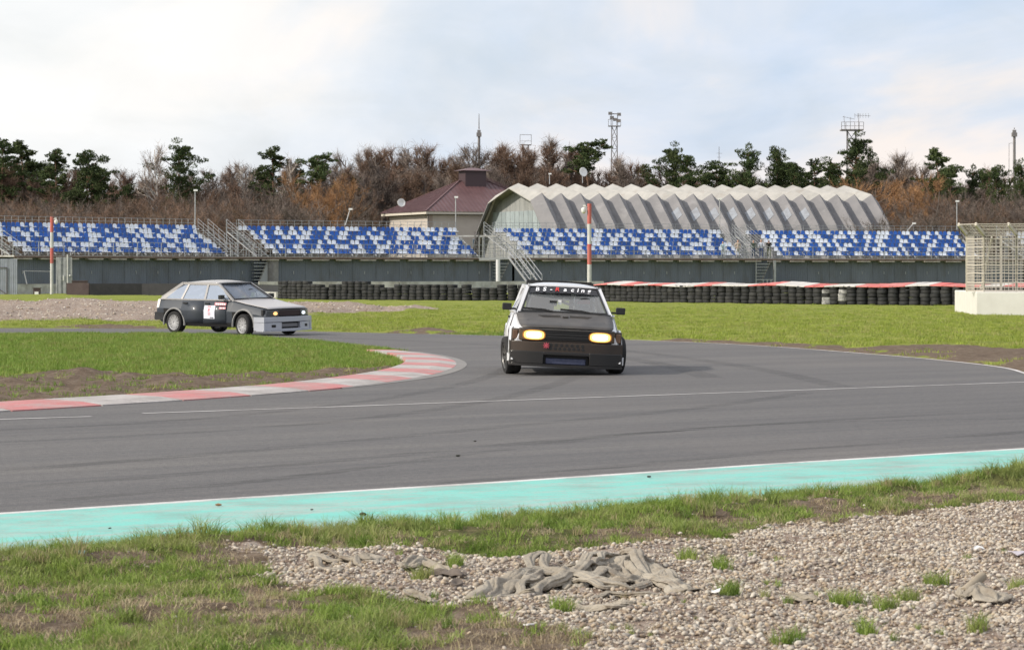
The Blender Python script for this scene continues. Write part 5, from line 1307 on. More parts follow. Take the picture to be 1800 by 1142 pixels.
def samara(label, P):
    car = thing('hatchback_car', label, 'car'); body = P['body']; dz = P.get('dz', 0)
    # lower body shell
    st = [  # x, zbot, wbot, wmid, zmid, wtop, ztop, crown
        (1.90, .30, .60, .735, .50, .66, .655, .01), (1.84, .26, .68, .775, .50, .69, .685, .012), (1.62, .24, .74, .800, .54, .705, .715, .018), (1.2, .22, .76, .815, .58, .72, .775, .022),
        (.82, .21, .765, .820, .60, .73, .845, .022), (.74, .21, .765, .822, .60, .735, .865, .010), (.2, .205, .77, .825, .62, .745, .885, 0), (-.5, .205, .77, .825, .63, .745, .895, 0), (-1.2, .215, .765, .822, .64, .738, .905, 0),
        (-1.62, .25, .75, .812, .65, .72, .915, 0), (-1.84, .30, .70, .785, .65, .70, .905, 0), (-1.94, .36, .66, .745, .62, .66, .80, 0)]
    mb = MB(); n = 15; vs = []
    for (x, zb, wb, wm, zm, wt, zt, cr) in st:
        half = [(0, zb), (wb*.7, zb), (wb, zb+.015), (wm-.01, zb+.12), (wm, zm), (wm-.015, zm+.02), (wt+.015, zt-.035), (wt-.025, zt-.003)]
        top = [(wt*.5, zt+cr*.8), (0, zt+cr)]
        ring = half+top+[(-y, z) for (y, z) in reversed((half+top)[1:-1])]
        vs += [(x, y, z) for y, z in ring]; nr = len(ring)
    mb.add(vs, [(i*nr+j, i*nr+(j+1) % nr, (i+1)*nr+(j+1) % nr, (i+1)*nr+j) for i in range(len(st)-1) for j in range(nr)]+[tuple(range(nr)), tuple(reversed(range((len(st)-1)*nr, len(st)*nr)))])
    sh = mb.build('body_shell', [body, well, P.get('floor', trim), P.get('sill', body)], car)
    cut = MB()
    for wx in (1.215, -1.23):
        for s in (-1, 1): cut.tube([(wx, s*.50, .285), (wx, s*1.1, .285)], .335, 36)
    co = cut.build('cut', well); m = sh.modifiers.new('b', 'BOOLEAN'); m.operation = 'DIFFERENCE'; m.solver = 'EXACT'; m.object = co
    dg = bpy.context.evaluated_depsgraph_get(); me = bpy.data.meshes.new_from_object(sh.evaluated_get(dg)); sh.modifiers.clear(); sh.data = me; bpy.data.objects.remove(co)
    for p in me.polygons:
        c = p.center; inn = any((c.x-wx)**2+(c.z-.285)**2 < .34**2 for wx in (1.215, -1.23)) and abs(c.y) > .45
        p.material_index = 0
        if inn: p.material_index = 1
        elif p.normal.z > .85 and -1.9 < c.x < .5 and abs(c.y) < .6: p.material_index = 2
        elif c.z < .30 and abs(c.y) > .5 and P.get('sill'): p.material_index = 3
    fin(me, 32, False)
    # side creases: rub strip, door cuts, handles
    five = P['five']
    cuts = [(.62, 'door'), (-.20, 'door')]+([(-.98, 'door')] if five else [(-.62, 'door')])
    for s in (-1, 1):
        sd = 'left' if s > 0 else 'right'
        for i in range(len(cuts)-1 if five else 1):
            xa = cuts[i][0]; xb = cuts[i+1][0] if five else -.62
            mb = MB(); rows = [(.30, .808), (.42, .826), (.60, .831), (.63, .824), (.845, .757)]; vs = []
            for (z, w) in rows:
                xx0, xx1 = xa-.008, xb+.008
                if five and i == 1 and z < .56: xx1 = max(xx1, -1.23+math.sqrt(max(0, .345**2-(z-.285)**2))+.01)
                vs += [(xx0, s*(w+.002), z), (xx1, s*(w+.004), z+.0)]
            mb.add(vs, [(2*k, 2*k+1, 2*k+3, 2*k+2) for k in range(len(rows)-1)])
            dr = mb.build('door', P.get('door', body), car, smooth=30, recalc=False); solid(dr, .012, 0)
            mb = MB(); mb.box(((xa*.14+xb*.86)+.02, s*.795, .79), (.15, .03, .03)); mb.build('door_handle', trim, dr)
        mb = MB(); mb.box((0, 0, 0), (.10, .14, .105)); mb.box((-.01, -.09*s, -.03), (.05, .1, .03))
        mi = mb.build('mirror', trim, car); mi.location = (.50, s*.86, .955); bevel(mi, .02, 3)
        for (wx, wr) in ((1.215, .345), (-1.23, .345)):     # arch lip
            mb = MB(); vs = []; m_ = 18
            for k in range(m_+1):
                a = R(-8)+(math.pi+R(16))*k/m_
                for (rr, yy) in ((wr, .812), (wr+.012, .842), (wr+.045, .835), (wr+.055, .80)): vs.append((wx+math.cos(a)*rr, s*(yy-.02*max(0, math.sin(a)-.5)), .285+math.sin(a)*rr))
            mb.add(vs, [(k*4+j, k*4+j+1, k*4+j+5, k*4+j+4) for k in range(m_) for j in range(3)]); mb.build('wheel_arch_lip', P.get('arch', body), car, smooth=50)
    # greenhouse
    ab = lambda s: Vector((.78, s*.70, .865)); at = lambda s: Vector((.10, s*.545, 1.262)); rt = lambda s: Vector((-1.16, s*.55, 1.268)); rb = lambda s: Vector((-1.80, s*.66, .90))
    def sidept(x, t, s):  # t 0 belt .. 1 rail
        return Vector((x, s*(.738+(.553-.738)*t), .888+(1.262-.888)*t))
    mb = MB()
    for s in (-1, 1):
        mb.beam(ab(s)+Vector((0, 0, -.02)), at(s), .045, .05, (0, 1, 0)); mb.beam(at(s)+Vector((.02, 0, -.005)), rt(s), .06, .06); mb.beam(rt(s)+Vector((.02, 0, 0)), rb(s), .07, .09, (0, 1, 0))
        bx = -.22; mb.beam(sidept(bx+.03, -.05, s), sidept(bx-.03, 1, s), .07, .035, (0, 1, 0))
        if five: mb.beam(sidept(-1.02, -.05, s), sidept(-.93, 1, s), .055, .035, (0, 1, 0))
        cpil = [sidept(-1.42, -.05, s), sidept(-1.80, -.05, s)*1.0, rt(s)+Vector((-.02, 0, 0)), rt(s)+Vector((.16, 0, 0))]
        if five: cpil = [sidept(-1.60, -.05, s), sidept(-1.84, -.05, s), rt(s)+Vector((-.05, 0, 0)), rt(s)+Vector((.06, 0, 0))]
        mb.slab(cpil, (0, -s*.04, 0)); mb.beam(sidept(.70, -.03, s), sidept(-1.75, -.03, s), .035, .03)
    mb.build('pillar_frame', P.get('pillar', body), car)
    mb = MB(); nu, nv = 12, 12
    def roof(u, v):
        x = .12+(-1.18-.12)*u; y = (v-.5)*2*.575; e = (1-abs(v-.5)*2)
        return Vector((x, y, 1.262+.055*math.sin(math.pi*min(1, max(0, u*.9+.08)))*1.0*(1-(abs(v-.5)*2)**3)+.012*(1-(abs(v-.5)*2)**4)))
    mb.grid(roof, nu, nv); rf = mb.build('roof', P['roof'], car, smooth=60); solid(rf, .035, 0)
    def pane(name, pts, mat, nn=6, bulge=.0):
        a, b, c, d = pts; mb = MB(); nrm = (b-a).cross(d-a).normalized()
        mb.grid(lambda u, v: (a*(1-u)+b*u)*(1-v)+(d*(1-u)+c*u)*v+nrm*bulge*math.sin(math.pi*u), nn, 3); return mb.build(name, mat, car, smooth=60, recalc=False)
    gl = P['glass']
    pane('windscreen', [ab(1)+Vector((-.01, -.02, 0)), ab(-1)+Vector((-.01, .02, 0)), at(-1)+Vector((0, .02, 0)), at(1)+Vector((0, -.02, 0))], P.get('wglass', gl), 10, .02)
    pane('rear_window', [rb(1)+Vector((0, -.03, 0)), rb(-1)+Vector((0, .03, 0)), rt(-1)+Vector((0, .03, 0)), rt(1)+Vector((0, -.03, 0))], gl)
    for s in (-1, 1):
        pane('side_window', [sidept(.66, 0, s), sidept(-.22, 0, s), sidept(-.25, .97, s), sidept(.14, .97, s)], gl)
        if five:
            pane('side_window', [sidept(-.22, 0, s), sidept(-1.02, 0, s), sidept(-.94, .97, s), sidept(-.25, .97, s)], gl)
            pane('quarter_window', [sidept(-1.04, 0, s), sidept(-1.62, 0, s), sidept(-1.14, .97, s), sidept(-.95, .97, s)], gl)
        else: pane('side_window', [sidept(-.22, 0, s), sidept(-1.46, 0, s), sidept(-1.05, .97, s), sidept(-.25, .97, s)], gl)
    # black rubber frame of the windscreen
    mb = MB()
    A, B_, C_, D_ = ab(1), ab(-1), at(-1), at(1); o = Vector((.012, 0, .012))
    for p, q in ((A, B_), (C_, D_)): mb.beam(p+o, q+o, .035, .02, (1, 0, 1))
    for s, p, q in ((1, A, D_), (-1, B_, C_)): mb.beam(p+o-Vector((0, s*.045, 0)), q+o-Vector((0, s*.035, 0)), .022, .02, (0, 1, 0))
    mb.build('windscreen_seal', trim, car)
    # hood panel
    mb = MB()
    def hood(u, v):
        x = .80+(1.905-.80)*u; xs = [s_[0] for s_ in st][::-1]; w = np.interp(x, xs, [s_[5] for s_ in st][::-1]); zt = np.interp(x, xs, [s_[6] for s_ in st][::-1]); cr = np.interp(x, xs, [s_[7] for s_ in st][::-1])
        y = (v-.5)*2*(w-.008); f = 1-(abs(v-.5)*2)**2
        if u > .98: x = min(x, frontx(y)+.0)
        return Vector((x+ (.05*f if u > .9 else 0), y, zt+cr*f+.014))
    mb.grid(hood, 12, 12); hd = mb.build('hood', P['hood'], car, smooth=50); solid(hd, .012, 1)
    return car, sidept, (ab, at, rt, rb)

# dashboards, seats, cage
def interior(car, cage=True):
    mb = MB(); mb.box((.52, 0, .885), (.45, 1.30, .07)); bevel(mb.build('dashboard', trim, car), .02)
    for s in (-1, 1):
        mb = MB(); mb.box((-.42, s*.33, .98), (.12, .42, .26), mat=Matrix.Rotation(R(-12), 3, 'Y')); mb.box((-.47, s*.33, 1.13), (.10, .22, .10)); bevel(mb.build('car_seat', trim, car), .04, 3)
    mb = MB(); mb.tube([(.36+.03*math.sin(a)*0+(-.04*math.sin(a)), .33+.17*math.cos(a), .97+.15*math.sin(a)) for a in [2*math.pi*k/20 for k in range(21)]], .014, 6); mb.build('steering_wheel', trim, car, smooth=50)
    if cage:
        mb = MB(); g_ = lambda a, b: mb.tube([a, b], .021, 8)
        g_((-.30, .50, .9), (-.30, .48, 1.23)); g_((-.30, -.50, .9), (-.30, -.48, 1.23)); g_((-.30, -.48, 1.23), (-.30, .48, 1.23)); g_((-.30, -.50, 1.21), (-.30, .50, .90)); g_((-.30, .49, 1.22), (-1.4, .5, .92)); g_((-.30, -.49, 1.22), (-1.4, -.5, .92))
        mb.build('roll_cage', pmat('cage_paint', (.30, .31, .34), rough=.4), car, smooth=50)

# front car
mblk = pmat('matte_black_paint', (.045, .042, .041), (.075, .068, .063), 3, .55, dirt=(.11, .10, .09), dscale=4, dlo=.55, dhi=.8)
wcar = pmat('white_car_paint', (.60, .61, .64), rough=.3, coat=.5); bump_m = pmat('glow_tinted_bumper', (.030, .021, .016), (.045, .031, .022), 2, .4); lipm = pmat('satin_black_lip', (.012, .011, .011), rough=.28, coat=.2)  # brown in the bumper colour paints headlamp glow onto black
carA, sp, gh = samara('white race hatchback with matte black hood driving towards the camera, headlights on', dict(body=wcar, hood=mblk, roof=wcar, glass=glass, five=False, arch=wcar))
blk = pmat('flat_black', (.010, .010, .011), rough=.6)
interior(carA)
hub = lambda: None
# hood vents, pins
for s in (-1, 1):
    mb = MB(); mb.slab([(1.02, s*.06, .836), (1.02, s*.42, .832), (1.20, s*.34, .806), (1.20, s*.06, .812)], (0, 0, .012)); mb.build('hood_vent', blk, carA)
    for k in range(4):
        mb = MB(); mb.beam((1.045+k*.04, s*.07, .852-k*.0062), (1.045+k*.04, s*(.40-.02*k), .848-k*.0062), .012, .012); mb.build('vent_louvre', mblk, carA)
mb = MB(); mb.box((1.08, .0, .842), (.24, .09, .02)); bevel(mb.build('hood_centre_bulge', mblk, carA), .008)
mb = MB(); mb.lathe([(0, .02), (.03, .018), (.035, 0)], 12, Matrix.Translation((1.38, -.56, .763))); mb.add([(1.33, -.62, .775), (1.33, -.50, .775), (1.42, -.56, .757)], [(0, 1, 2)]); mb.build('hood_pin', lipm, carA)
mb = MB(); mb.lathe([(0, .02), (.03, .018), (.035, 0)], 12, Matrix.Translation((1.38, .56, .763))); mb.build('hood_pin', lipm, carA)
# wipers
for (y0, y1, x1) in ((.02, -.56, .66), (-.02+.50, -.05, .60)):
    pass
def wiper(a, b, m_):
    mb = MB(); mb.beam(a, m_, .022, .02); mb.beam(m_, b, .018, .03); mb.build('wiper', blk, carA)
wiper((.80, -.02, .885), (.70, -.62, .945), (.735, -.28, .93)); wiper((.80, .56, .885), (.70, -.06, .945), (.735, .30, .925))
# face: grille, lamps, bumper
fstrip('front_panel', -.81, .81, .47, .655, -.02, .08, bump_m, carA, 18)
fstrip('grille', -.335, .335, .505, .655, .0, .05, blk, carA)
for z in (.535, .575, .615): fstrip('grille_slat', -.33, .33, z, z+.012, .008, .02, lipm, carA)
fstrip('hood_lip', -.70, .70, .645, .668, .012, .05, mblk, carA)
headB = pmat('headlamp_bezel', (.10, .07, .045), rough=.3, metal=.3); lens = emat('lit_headlamp', (1.0, .60, .16), 2.2); lens2 = emat('lit_headlamp_core', (1.0, .90, .60), 4.0)
for s in (-1, 1):
    h_ = fstrip('headlight', min(s*.36, s*.70), max(s*.36, s*.70), .492, .648, .004, .05, headB, carA)
    x = frontx(.34)+.012
    for nm, hw_, hh_, mt_, dx_ in (('lamp_halo', .168, .074, emat('lamp_halo_glow', (1.0, .42, .10), .45), .0), ('lamp_glow', .148, .064, lens, .003), ('lamp_core', .112, .044, lens2, .006)):  # halo shell glows to paint the amber bloom around the lamp
        mb = MB(); cpts = []
        for k in range(32):
            a_ = 2*math.pi*k/32; cs, sn = math.cos(a_), math.sin(a_); q_s = (abs(cs)**3+abs(sn)**3)**(-1/3)
            cpts.append((x+dx_, s*.485+hw_*cs*q_s, .572+hh_*sn*q_s))
        mb.slab(cpts, (-.004, 0, 0)); mb.build(nm, mt_, h_)
    mb = MB(); mb.box((frontx(.74)-.03, s*.755, .565), (.06, .075, .13)); bevel(mb.build('turn_signal', pmat('signal_lens', (.14, .08, .05), rough=.25) if s < 0 else MATS['signal_lens'], carA), .01)
b_ = fstrip('bumper', -.82, .82, .325, .475, .035, .12, bump_m, carA, 16)
for zz, n_ in ((.435, 7), (.385, 8)):
    for k in range(n_):
        mb = MB(); y = -.27+.54*(k+.5)/n_; mb.lathe([(0, .0035), (.022, .003), (.024, 0)], 12, Matrix.Translation((frontx(y)+.036, y, zz)) @ Matrix.Rotation(R(90), 4, 'Y')); mb.build('air_hole', blk, b_)
mb = MB()
for (a, b) in (((-.035, -.035), (.035, .035)), ((-.035, .035), (.035, -.035)), ((-.045, 0), (.045, 0)), ((0, -.045), (0, .045))): mb.beam((frontx(.3)+.045, -.30+a[0], .425+a[1]), (frontx(.3)+.045, -.30+b[0], .425+b[1]), .018, .010)
mb.build('star_badge', pmat('pink_red_badge', (.60, .10, .14), rough=.4), b_)
fstrip('lower_bumper', -.825, -.335, .15, .335, .045, .12, lipm, carA); fstrip('lower_bumper', .335, .825, .15, .335, .045, .12, lipm, carA)
fstrip('lower_bumper', -.34, .34, .285, .335, .045, .10, lipm, carA); fstrip('intake', -.335, .335, .12, .29, -.04, .05, blk, carA)
fstrip('intercooler', -.30, .29, .155, .245, -.015, .03, pmat('blue_grey_core', (.05, .06, .11), (.08, .09, .15), 30, .4, .4), carA)
fstrip('splitter', -.83, .83, .115, .150, .065, .20, lipm, carA, 16)
for s in (-1, 1):
    for z0, z1, mt_ in ((.325, .475, bump_m), (.15, .322, lipm)):
        mb = MB(); mb.slab([(1.56, s*.835, z0), (1.885, s*.828, z0), (1.885, s*.824, z1), (1.56, s*.838, z1)], (0, -s*.05, 0)); mb.build('bumper_corner', mt_, carA)
    mb = MB(); mb.slab([(1.96, s*.79, .20), (1.72, s*.855, .17), (1.70, s*.86, .29), (1.80, s*.84, .27)], (0, -s*.02, .0)); mb.build('canard', wcar, carA)
# sun strip with lettering, placed in the plane of the windscreen
ab, at, rt, rb = gh
up = (at(1)-ab(1)); up.y = 0; upn = up.normalized(); nrm = Vector((upn.z, 0, -upn.x)); nrm = nrm if nrm.x > 0 else -nrm
top = Vector((.10, 0, 1.262)); ww = 1.03
def wpt(y, d, o=.03): return top - upn*d + Vector((0, y, 0)) + nrm*(o-.03*(abs(y)/.55)**2*.7)
mb = MB(); vs = []
for i in range(11):
    y0 = -.505+1.01*i/10; vs += [tuple(wpt(y0, .03)), tuple(wpt(y0*1.06, .195))]
mb.add(vs, [(2*i, 2*i+1, 2*i+3, 2*i+2) for i in range(10)]); ss = mb.build('sun_strip', pmat('black_film', (.012, .012, .015), rough=.25), carA)
def lettering(txt, size, mat, parent, M, name='lettering', shear=.0, bold=.006, space=1.0, depth=.0015):
    cu = bpy.data.curves.new(name, 'FONT'); cu.body = txt; cu.size = size; cu.shear = shear; cu.offset = bold; cu.space_character = space; cu.extrude = depth
    o = bpy.data.objects.new(name, cu); COL.objects.link(o); dg = bpy.context.evaluated_depsgraph_get(); me = bpy.data.meshes.new_from_object(o.evaluated_get(dg))
    bpy.data.objects.remove(o); me.materials.clear(); me.materials.append(mat)
    w = max((v.co.x for v in me.vertices), default=0)
    me.transform(M); o = obj(name, me, parent); return o, w
wl = emat; whl = pmat('white_letter_film', (.85, .86, .90), rough=.5); rdl = pmat('red_letter_film', (.55, .03, .03), rough=.5)
# viewer sees +y on the right (car faces the camera): text x axis = +y, text y axis = upn, z = nrm
def wm(y): o = wpt(y, .158, .042); return Matrix(((0, upn.x*1.45, nrm.x, o.x), (1, upn.y*1.45, nrm.y, o.y), (0, upn.z*1.45, nrm.z, o.z), (0, 0, 0, 1)))
ys = {'B': -.435, 'S': -.32, '-': -.215, 'R': -.135, 'a': -.005, 'c': .105, 'i': .20, 'n': .26, 'g': .36}
for ch, y in ys.items(): lettering(ch, .108 if ch.isupper() else .110, rdl if ch == 'R' else whl, ss, wm(y), 'letter', .18, .0010 if ch == 'B' else .0026)
# rear spoiler
mb = MB(); mb.box((-1.32, 0, 1.335), (.24, 1.02, .02)); mb.box((-1.42, 0, 1.345), (.02, 1.02, .055))
for s in (-1, 1): mb.box((-1.32, s*.515, 1.31), (.26, .02, .10)); mb.box((-1.28, s*.3, 1.29), (.12, .02, .08))
mb.build('spoiler', lipm, carA)
mb = MB(); mb.box((.16, .0, 1.16), (.03, .24, .075)); bevel(mb.build('rear_view_mirror', trim, carA), .015)
mb = MB(); mb.tube([(.42, -.16, .93), (.42, -.16, 1.0)], .012); mb.box((.42, -.16, 1.03), (.05, .11, .08)); mb.build('dash_camera', trim, carA)
mb = MB(); mb.box((.40, -.06, 1.05), (.03, .05, .07)); mb.build('white_tag', plas, carA)
rw_ = .28
wA = [wheel(carA, 1.215, -.785, rw_, .22, rim_d, R(9), R(3)), wheel(carA, 1.215, .765, rw_, .22, rim_d, R(9), R(-3)), wheel(carA, -1.23, -.735, rw_, .20, rim_d), wheel(carA, -1.23, .735, rw_, .20, rim_d)]
gA = G(993, 657.5)
carA.location = (gA[0]-.055, gA[1]+1.5, 0.0); carA.rotation_euler = (R(-2.6), 0, R(-90+1.5))
for w in wA: w.rotation_euler.x += R(2.6); w.location.z += 0.0
# body roll lifts one side: keep the wheels on the ground
for w, s in zip(wA, (-1, 1, -1, 1)): w.location.z = rw_ + math.tan(R(2.6))*.75*s
# driver
drv = thing('person', 'person driving the front car in a dark helmet with a red visor', 'person', (0, 0, 0))
suit = pmat('dark_race_suit', (.05, .05, .06), rough=.8)
J = [((0, 0, .50), .14, .12), ((-.03, 0, .72), .14, .11), ((-.04, 0, .90), .15, .10), ((-.02, 0, .99), .055), ((0, 0, 1.06), .07), ((0, 0, 1.13), .06), ((-.03, -.2, .90), .055), ((.14, -.24, .80), .045), ((.36, -.14, .98), .035), ((-.03, .2, .90), .055), ((.14, .24, .80), .045), ((.36, .14, .98), .035), ((.40, -.12, .50), .075), ((.40, .12, .50), .075), ((.72, -.12, .36), .05), ((.72, .12, .36), .05)]
B = [(0, 1), (1, 2), (2, 3), (3, 4), (4, 5), (2, 6), (6, 7), (7, 8), (2, 9), (9, 10), (10, 11), (0, 12), (12, 14), (0, 13), (13, 15)]
skinned('body', J, B, [suit, skin], lambda c: 1 if c.z > 1.0 else 0, drv)
mb = MB(); mb.lathe([(0.001, -.13), (.09, -.135), (.125, -.10), (.14, -.02), (.137, .05), (.105, .115), (.05, .142), (.001, .148)], 24, Matrix.Translation((0, 0, 1.08)) @ Matrix.Diagonal((1.12, .93, 1, 1))); hm = mb.build('helmet', pmat('dark_helmet', (.06, .065, .075), (.30, .31, .33), 6, .2, coat=1), drv, smooth=60)
mb = MB(); mb.grid(lambda u, v: Vector((math.cos(R(-60+120*u))*.165, math.sin(R(-60+120*u))*.137, 1.055+.075*v)), 10, 2); mb.build('visor', pmat('red_visor', (.22, .03, .04), rough=.1), hm, smooth=60)
drv.parent = None; Mx = carA.matrix_basis.copy()
bpy.context.view_layer.update()
drv.location = carA.matrix_basis @ Vector((-.22, .31, -.02)); drv.rotation_euler = carA.rotation_euler

# left car
cbody = pmat('charcoal_car_paint', (.032, .040, .054), rough=.5, coat=.30); sil = pmat('silver_grey_paint', (.42, .44, .50), rough=.35, metal=.15, coat=.3); silh = pmat('pale_hood_paint', (.38, .37, .38), rough=.32, coat=.3); silr = pmat('grey_roof_paint', (.34, .33, .33), rough=.35, coat=.3)
sillb = pmat('black_sill', (.012, .012, .014), rough=.5)
carB, spB, ghB = samara('dark charcoal race hatchback with silver bumper and pale hood cornering at the left', dict(body=cbody, hood=silh, roof=silr, glass=glassB, wglass=gmat('windscreen_glass', (.6, .65, .72), .12, .20, (.45, .50, .62)), five=True, arch=pmat('grey_arch_paint', (.22, .22, .22), rough=.4), pillar=silr, sill=sillb))
interior(carB)
fstrip('front_panel', -.775, .775, .47, .665, -.03, .06, sillb, carB)
fstrip('grille', -.36, .36, .51, .64, .005, .05, pmat('dark_red_grille', (.022, .009, .010), rough=.6), carB)
for s in (-1, 1):
    h_ = fstrip('headlight', min(s*.38, s*.72), max(s*.38, s*.72), .50, .64, .012, .05, pmat('dark_headlamp', (.05, .055, .07), rough=.15, coat=1) if s < 0 else MATS['dark_headlamp'], carB)
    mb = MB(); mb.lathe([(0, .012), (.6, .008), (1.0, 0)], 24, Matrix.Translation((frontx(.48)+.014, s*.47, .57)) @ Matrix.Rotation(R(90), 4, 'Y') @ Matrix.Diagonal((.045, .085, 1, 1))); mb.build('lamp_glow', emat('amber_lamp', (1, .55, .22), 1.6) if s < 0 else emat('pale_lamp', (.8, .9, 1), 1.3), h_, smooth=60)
bb = fstrip('bumper', -.825, .825, .36, .485, .06, .14, sil, carB, 16)
fstrip('lower_bumper', -.825, -.32, .16, .352, .05, .13, sil, carB); fstrip('lower_bumper', .32, .825, .16, .352, .05, .13, sil, carB)
fstrip('lower_bumper', -.33, .33, .16, .20, .05, .10, sil, carB); fstrip('intake', -.33, .33, .20, .35, -.03, .05, blk, carB); fstrip('intercooler', -.28, .28, .235, .325, .0, .03, pmat('grey_core', (.17, .17, .19), rough=.4, metal=.4), carB)
for s in (-1, 1): fstrip('fog_lamp_hole', min(s*.50, s*.62), max(s*.50, s*.62), .23, .30, .056, .02, blk, carB)
fstrip('splitter', -.85, .85, .135, .158, .10, .25, sil, carB, 16)
for s in (-1, 1):      # bumper side returns
    for nm, z0, z1, mt in (('bumper_corner', .36, .485, sil), ('bumper_corner', .16, .352, sil)):
        mb = MB(); mb.slab([(1.585, s*.838, z0), (1.93, s*.826, z0), (1.93, s*.822, z1), (1.585 if z1 > .4 else 1.60, s*.838, z1)], (0, -s*.05, 0)); mb.build(nm, mt, carB)
    mb = MB(); mb.slab([(-1.60, s*.828, .36), (-1.97, s*.775, .36), (-1.97, s*.765, .54), (-1.60, s*.828, .54)], (0, -s*.05, 0)); mb.build('rear_bumper_corner', sillb, carB)
    mb = MB(); mb.slab([(-1.83, s*.775, .66), (-1.955, s*.735, .66), (-1.93, s*.70, .86), (-1.80, s*.725, .89)], (0, -s*.03, 0)); mb.build('tail_lamp', pmat('tail_lamp_painted_glint', (.75, .72, .68), rough=.15, coat=1) if s < 0 else MATS['tail_lamp_painted_glint'], carB)  # pale lens colour paints a bright reflection on the tail lamp
mb = MB(); mb.box((-1.98, 0, .45), (.08, 1.52, .20)); bevel(mb.build('rear_bumper', sillb, carB), .02)
# number card and stickers on the right side
card = pmat('number_card', (.66, .68, .78), rough=.6); pk = pmat('pink_red_sticker', (.62, .22, .25), rough=.5)
def onside(x, z): return Vector((x, -(np.interp(z, [.42, .60, .63, .845], [.826, .831, .824, .757])+.022), z))
def sticker(name, x0, x1, z0, z1, mat, parent, e=0):
    mb = MB(); rows = [z0]+[z for z in (.60, .63) if z0 < z < z1]+[z1]; vs = []
    for z in rows: vs += [onside(x0, z)+Vector((0, -e, 0)), onside(x1, z)+Vector((0, -e, 0))]
    mb.add(vs, [(2*k, 2*k+1, 2*k+3, 2*k+2) for k in range(len(rows)-1)]); return mb.build(name, mat, parent, recalc=False)
nc = sticker('number_card', -.14, .24, .42, .74, card, carB)
sticker('card_print', -.03, .10, .695, .73, pk, nc, .003); sticker('card_print', .0, .07, .60, .675, pk, nc, .003); sticker('card_print', .01, .09, .50, .58, pmat('pale_red_print', (.6, .42, .48), rough=.6), nc, .003); sticker('card_print', .08, .20, .435, .455, blk, nc, .003)
s1 = sticker('sponsor_sticker', .20, .60, .75, .82, pk, carB); s2 = sticker('sponsor_sticker', .38, .61, .66, .71, pk, carB)
for (a, b, z0, z1, par) in ((.24, .29, .765, .80, s1), (.31, .36, .765, .80, s1), (.38, .43, .765, .80, s1), (.45, .50, .765, .80, s1), (.52, .57, .765, .80, s1), (.41, .48, .675, .695, s2), (.51, .58, .675, .695, s2)): sticker('sticker_print', a, b, z0, z1, MATS['white_letter_film'], par, .003)
rwb = .275
wB = [wheel(carB, 1.215, -.76, rwb, .20, rim_m, R(-9), 0, 10), wheel(carB, 1.215, .74, rwb, .20, rim_m, R(-9), 0, 10), wheel(carB, -1.23, -.745, rwb, .20, rim_m, 0, 0, 10), wheel(carB, -1.23, .735, rwb, .20, rim_m, 0, 0, 10)]
thB = R(-40.0); fw = Vector((math.cos(thB), math.sin(thB), 0)); rt_ = Vector((fw.y, -fw.x, 0))
wp = Vector((*G(431, 589.5), 0)); ctr = wp-fw*1.215-rt_*.76
carB.location = ctr; carB.rotation_euler = (R(1.2), R(.6), thB)
wB[2].location.z = rwb+.03
# driver of the left car
d2 = thing('person', 'person driving the left car, wearing a pale helmet, seen through the side window', 'person', (0, 0, 0))
skinned('body', J, B, [suit, skin], lambda c: 1 if c.z > 1.0 else 0, d2)
o = obj('helmet', bpy.data.meshes.new_from_object(hm), d2); o.data.materials.clear(); o.data.materials.append(pmat('pale_helmet', (.6, .6, .62), rough=.2, coat=1))
d2.location = carB.matrix_basis @ Vector((-.22, .31, -.02)); d2.rotation_euler = carB.rotation_euler

# ------------------------------------------------------------------ geotextile rags on the pebbles
rag = pmat('dirty_geotextile', (0.235, 0.205, 0.165), (0.36, 0.325, 0.27), 5, .95, bump=.5, bscale=60, dirt=(.15, .115, .085), dscale=6, dlo=.52, dhi=.72)
ragd = pmat('dark_felt', (.10, .085, .075), (.16, .13, .11), 8, .95)
def ribbon(name, path_px, w, hgt, seed, mat, parent, fr=5.0):
    g = np.random.default_rng(seed); pts = np.array([G(*p) for p in path_px]); d = np.r_[0, np.cumsum(np.linalg.norm(np.diff(pts, axis=0), axis=1))]
    nu = max(40, int(d[-1]/.008)); nv = 44; s = np.linspace(0, d[-1], nu); cx = np.interp(s, d, pts[:, 0]); cy = np.interp(s, d, pts[:, 1])
    k = np.ones(9)/9; cx[4:-4] = np.convolve(cx, k, 'valid'); cy[4:-4] = np.convolve(cy, k, 'valid')
    tx, ty_ = np.gradient(cx), np.gradient(cy); l = np.hypot(tx, ty_); nx, ny = -ty_/l, tx/l
    v = np.linspace(-1, 1, nv); Vv, Sv = np.meshgrid(v, s, indexing='ij'); o = seed*7.3
    wv_ = w*(.55+.9*fbm(Sv*2.5+o, Vv*0+o)); taper = np.minimum(1, np.minimum(Sv, d[-1]-Sv)/.05)*.8+.2
    wp_ = vnoise(Sv*5+o, Vv*1.2+o)*1.6; r1 = 1-np.abs(2*vnoise(Sv*2.6+o, Vv*1.7*(w/.05)**.5+wp_+o)-1)**.8; r2 = 1-np.abs(2*vnoise(Sv*6+o+9, Vv*3.4*(w/.05)**.5+wp_*1.5+o)-1)**.9; r3 = vnoise(Sv*14+o, Vv*3+wp_)
    z = hgt*(.95*np.clip(r1-.35, 0, 1)*1.4+.55*(r2-.45)+.12*r3)*(1-np.abs(Vv)**4)*taper
    off = Vv*wv_*taper+.03*(fbm(Sv*8+o, Vv*3)-.5); X = cx[None, :]+nx[None, :]*off; Y = cy[None, :]+ny[None, :]*off
    base = verge_height(np.column_stack([X.ravel(), Y.ravel()])).reshape(X.shape)
    Z = base+.014+np.maximum(z, -.004)+.006*r3
    ob = obj(name, gridmesh(name, X, Y, Z, mat), parent); solid(ob, .005, 1); return ob
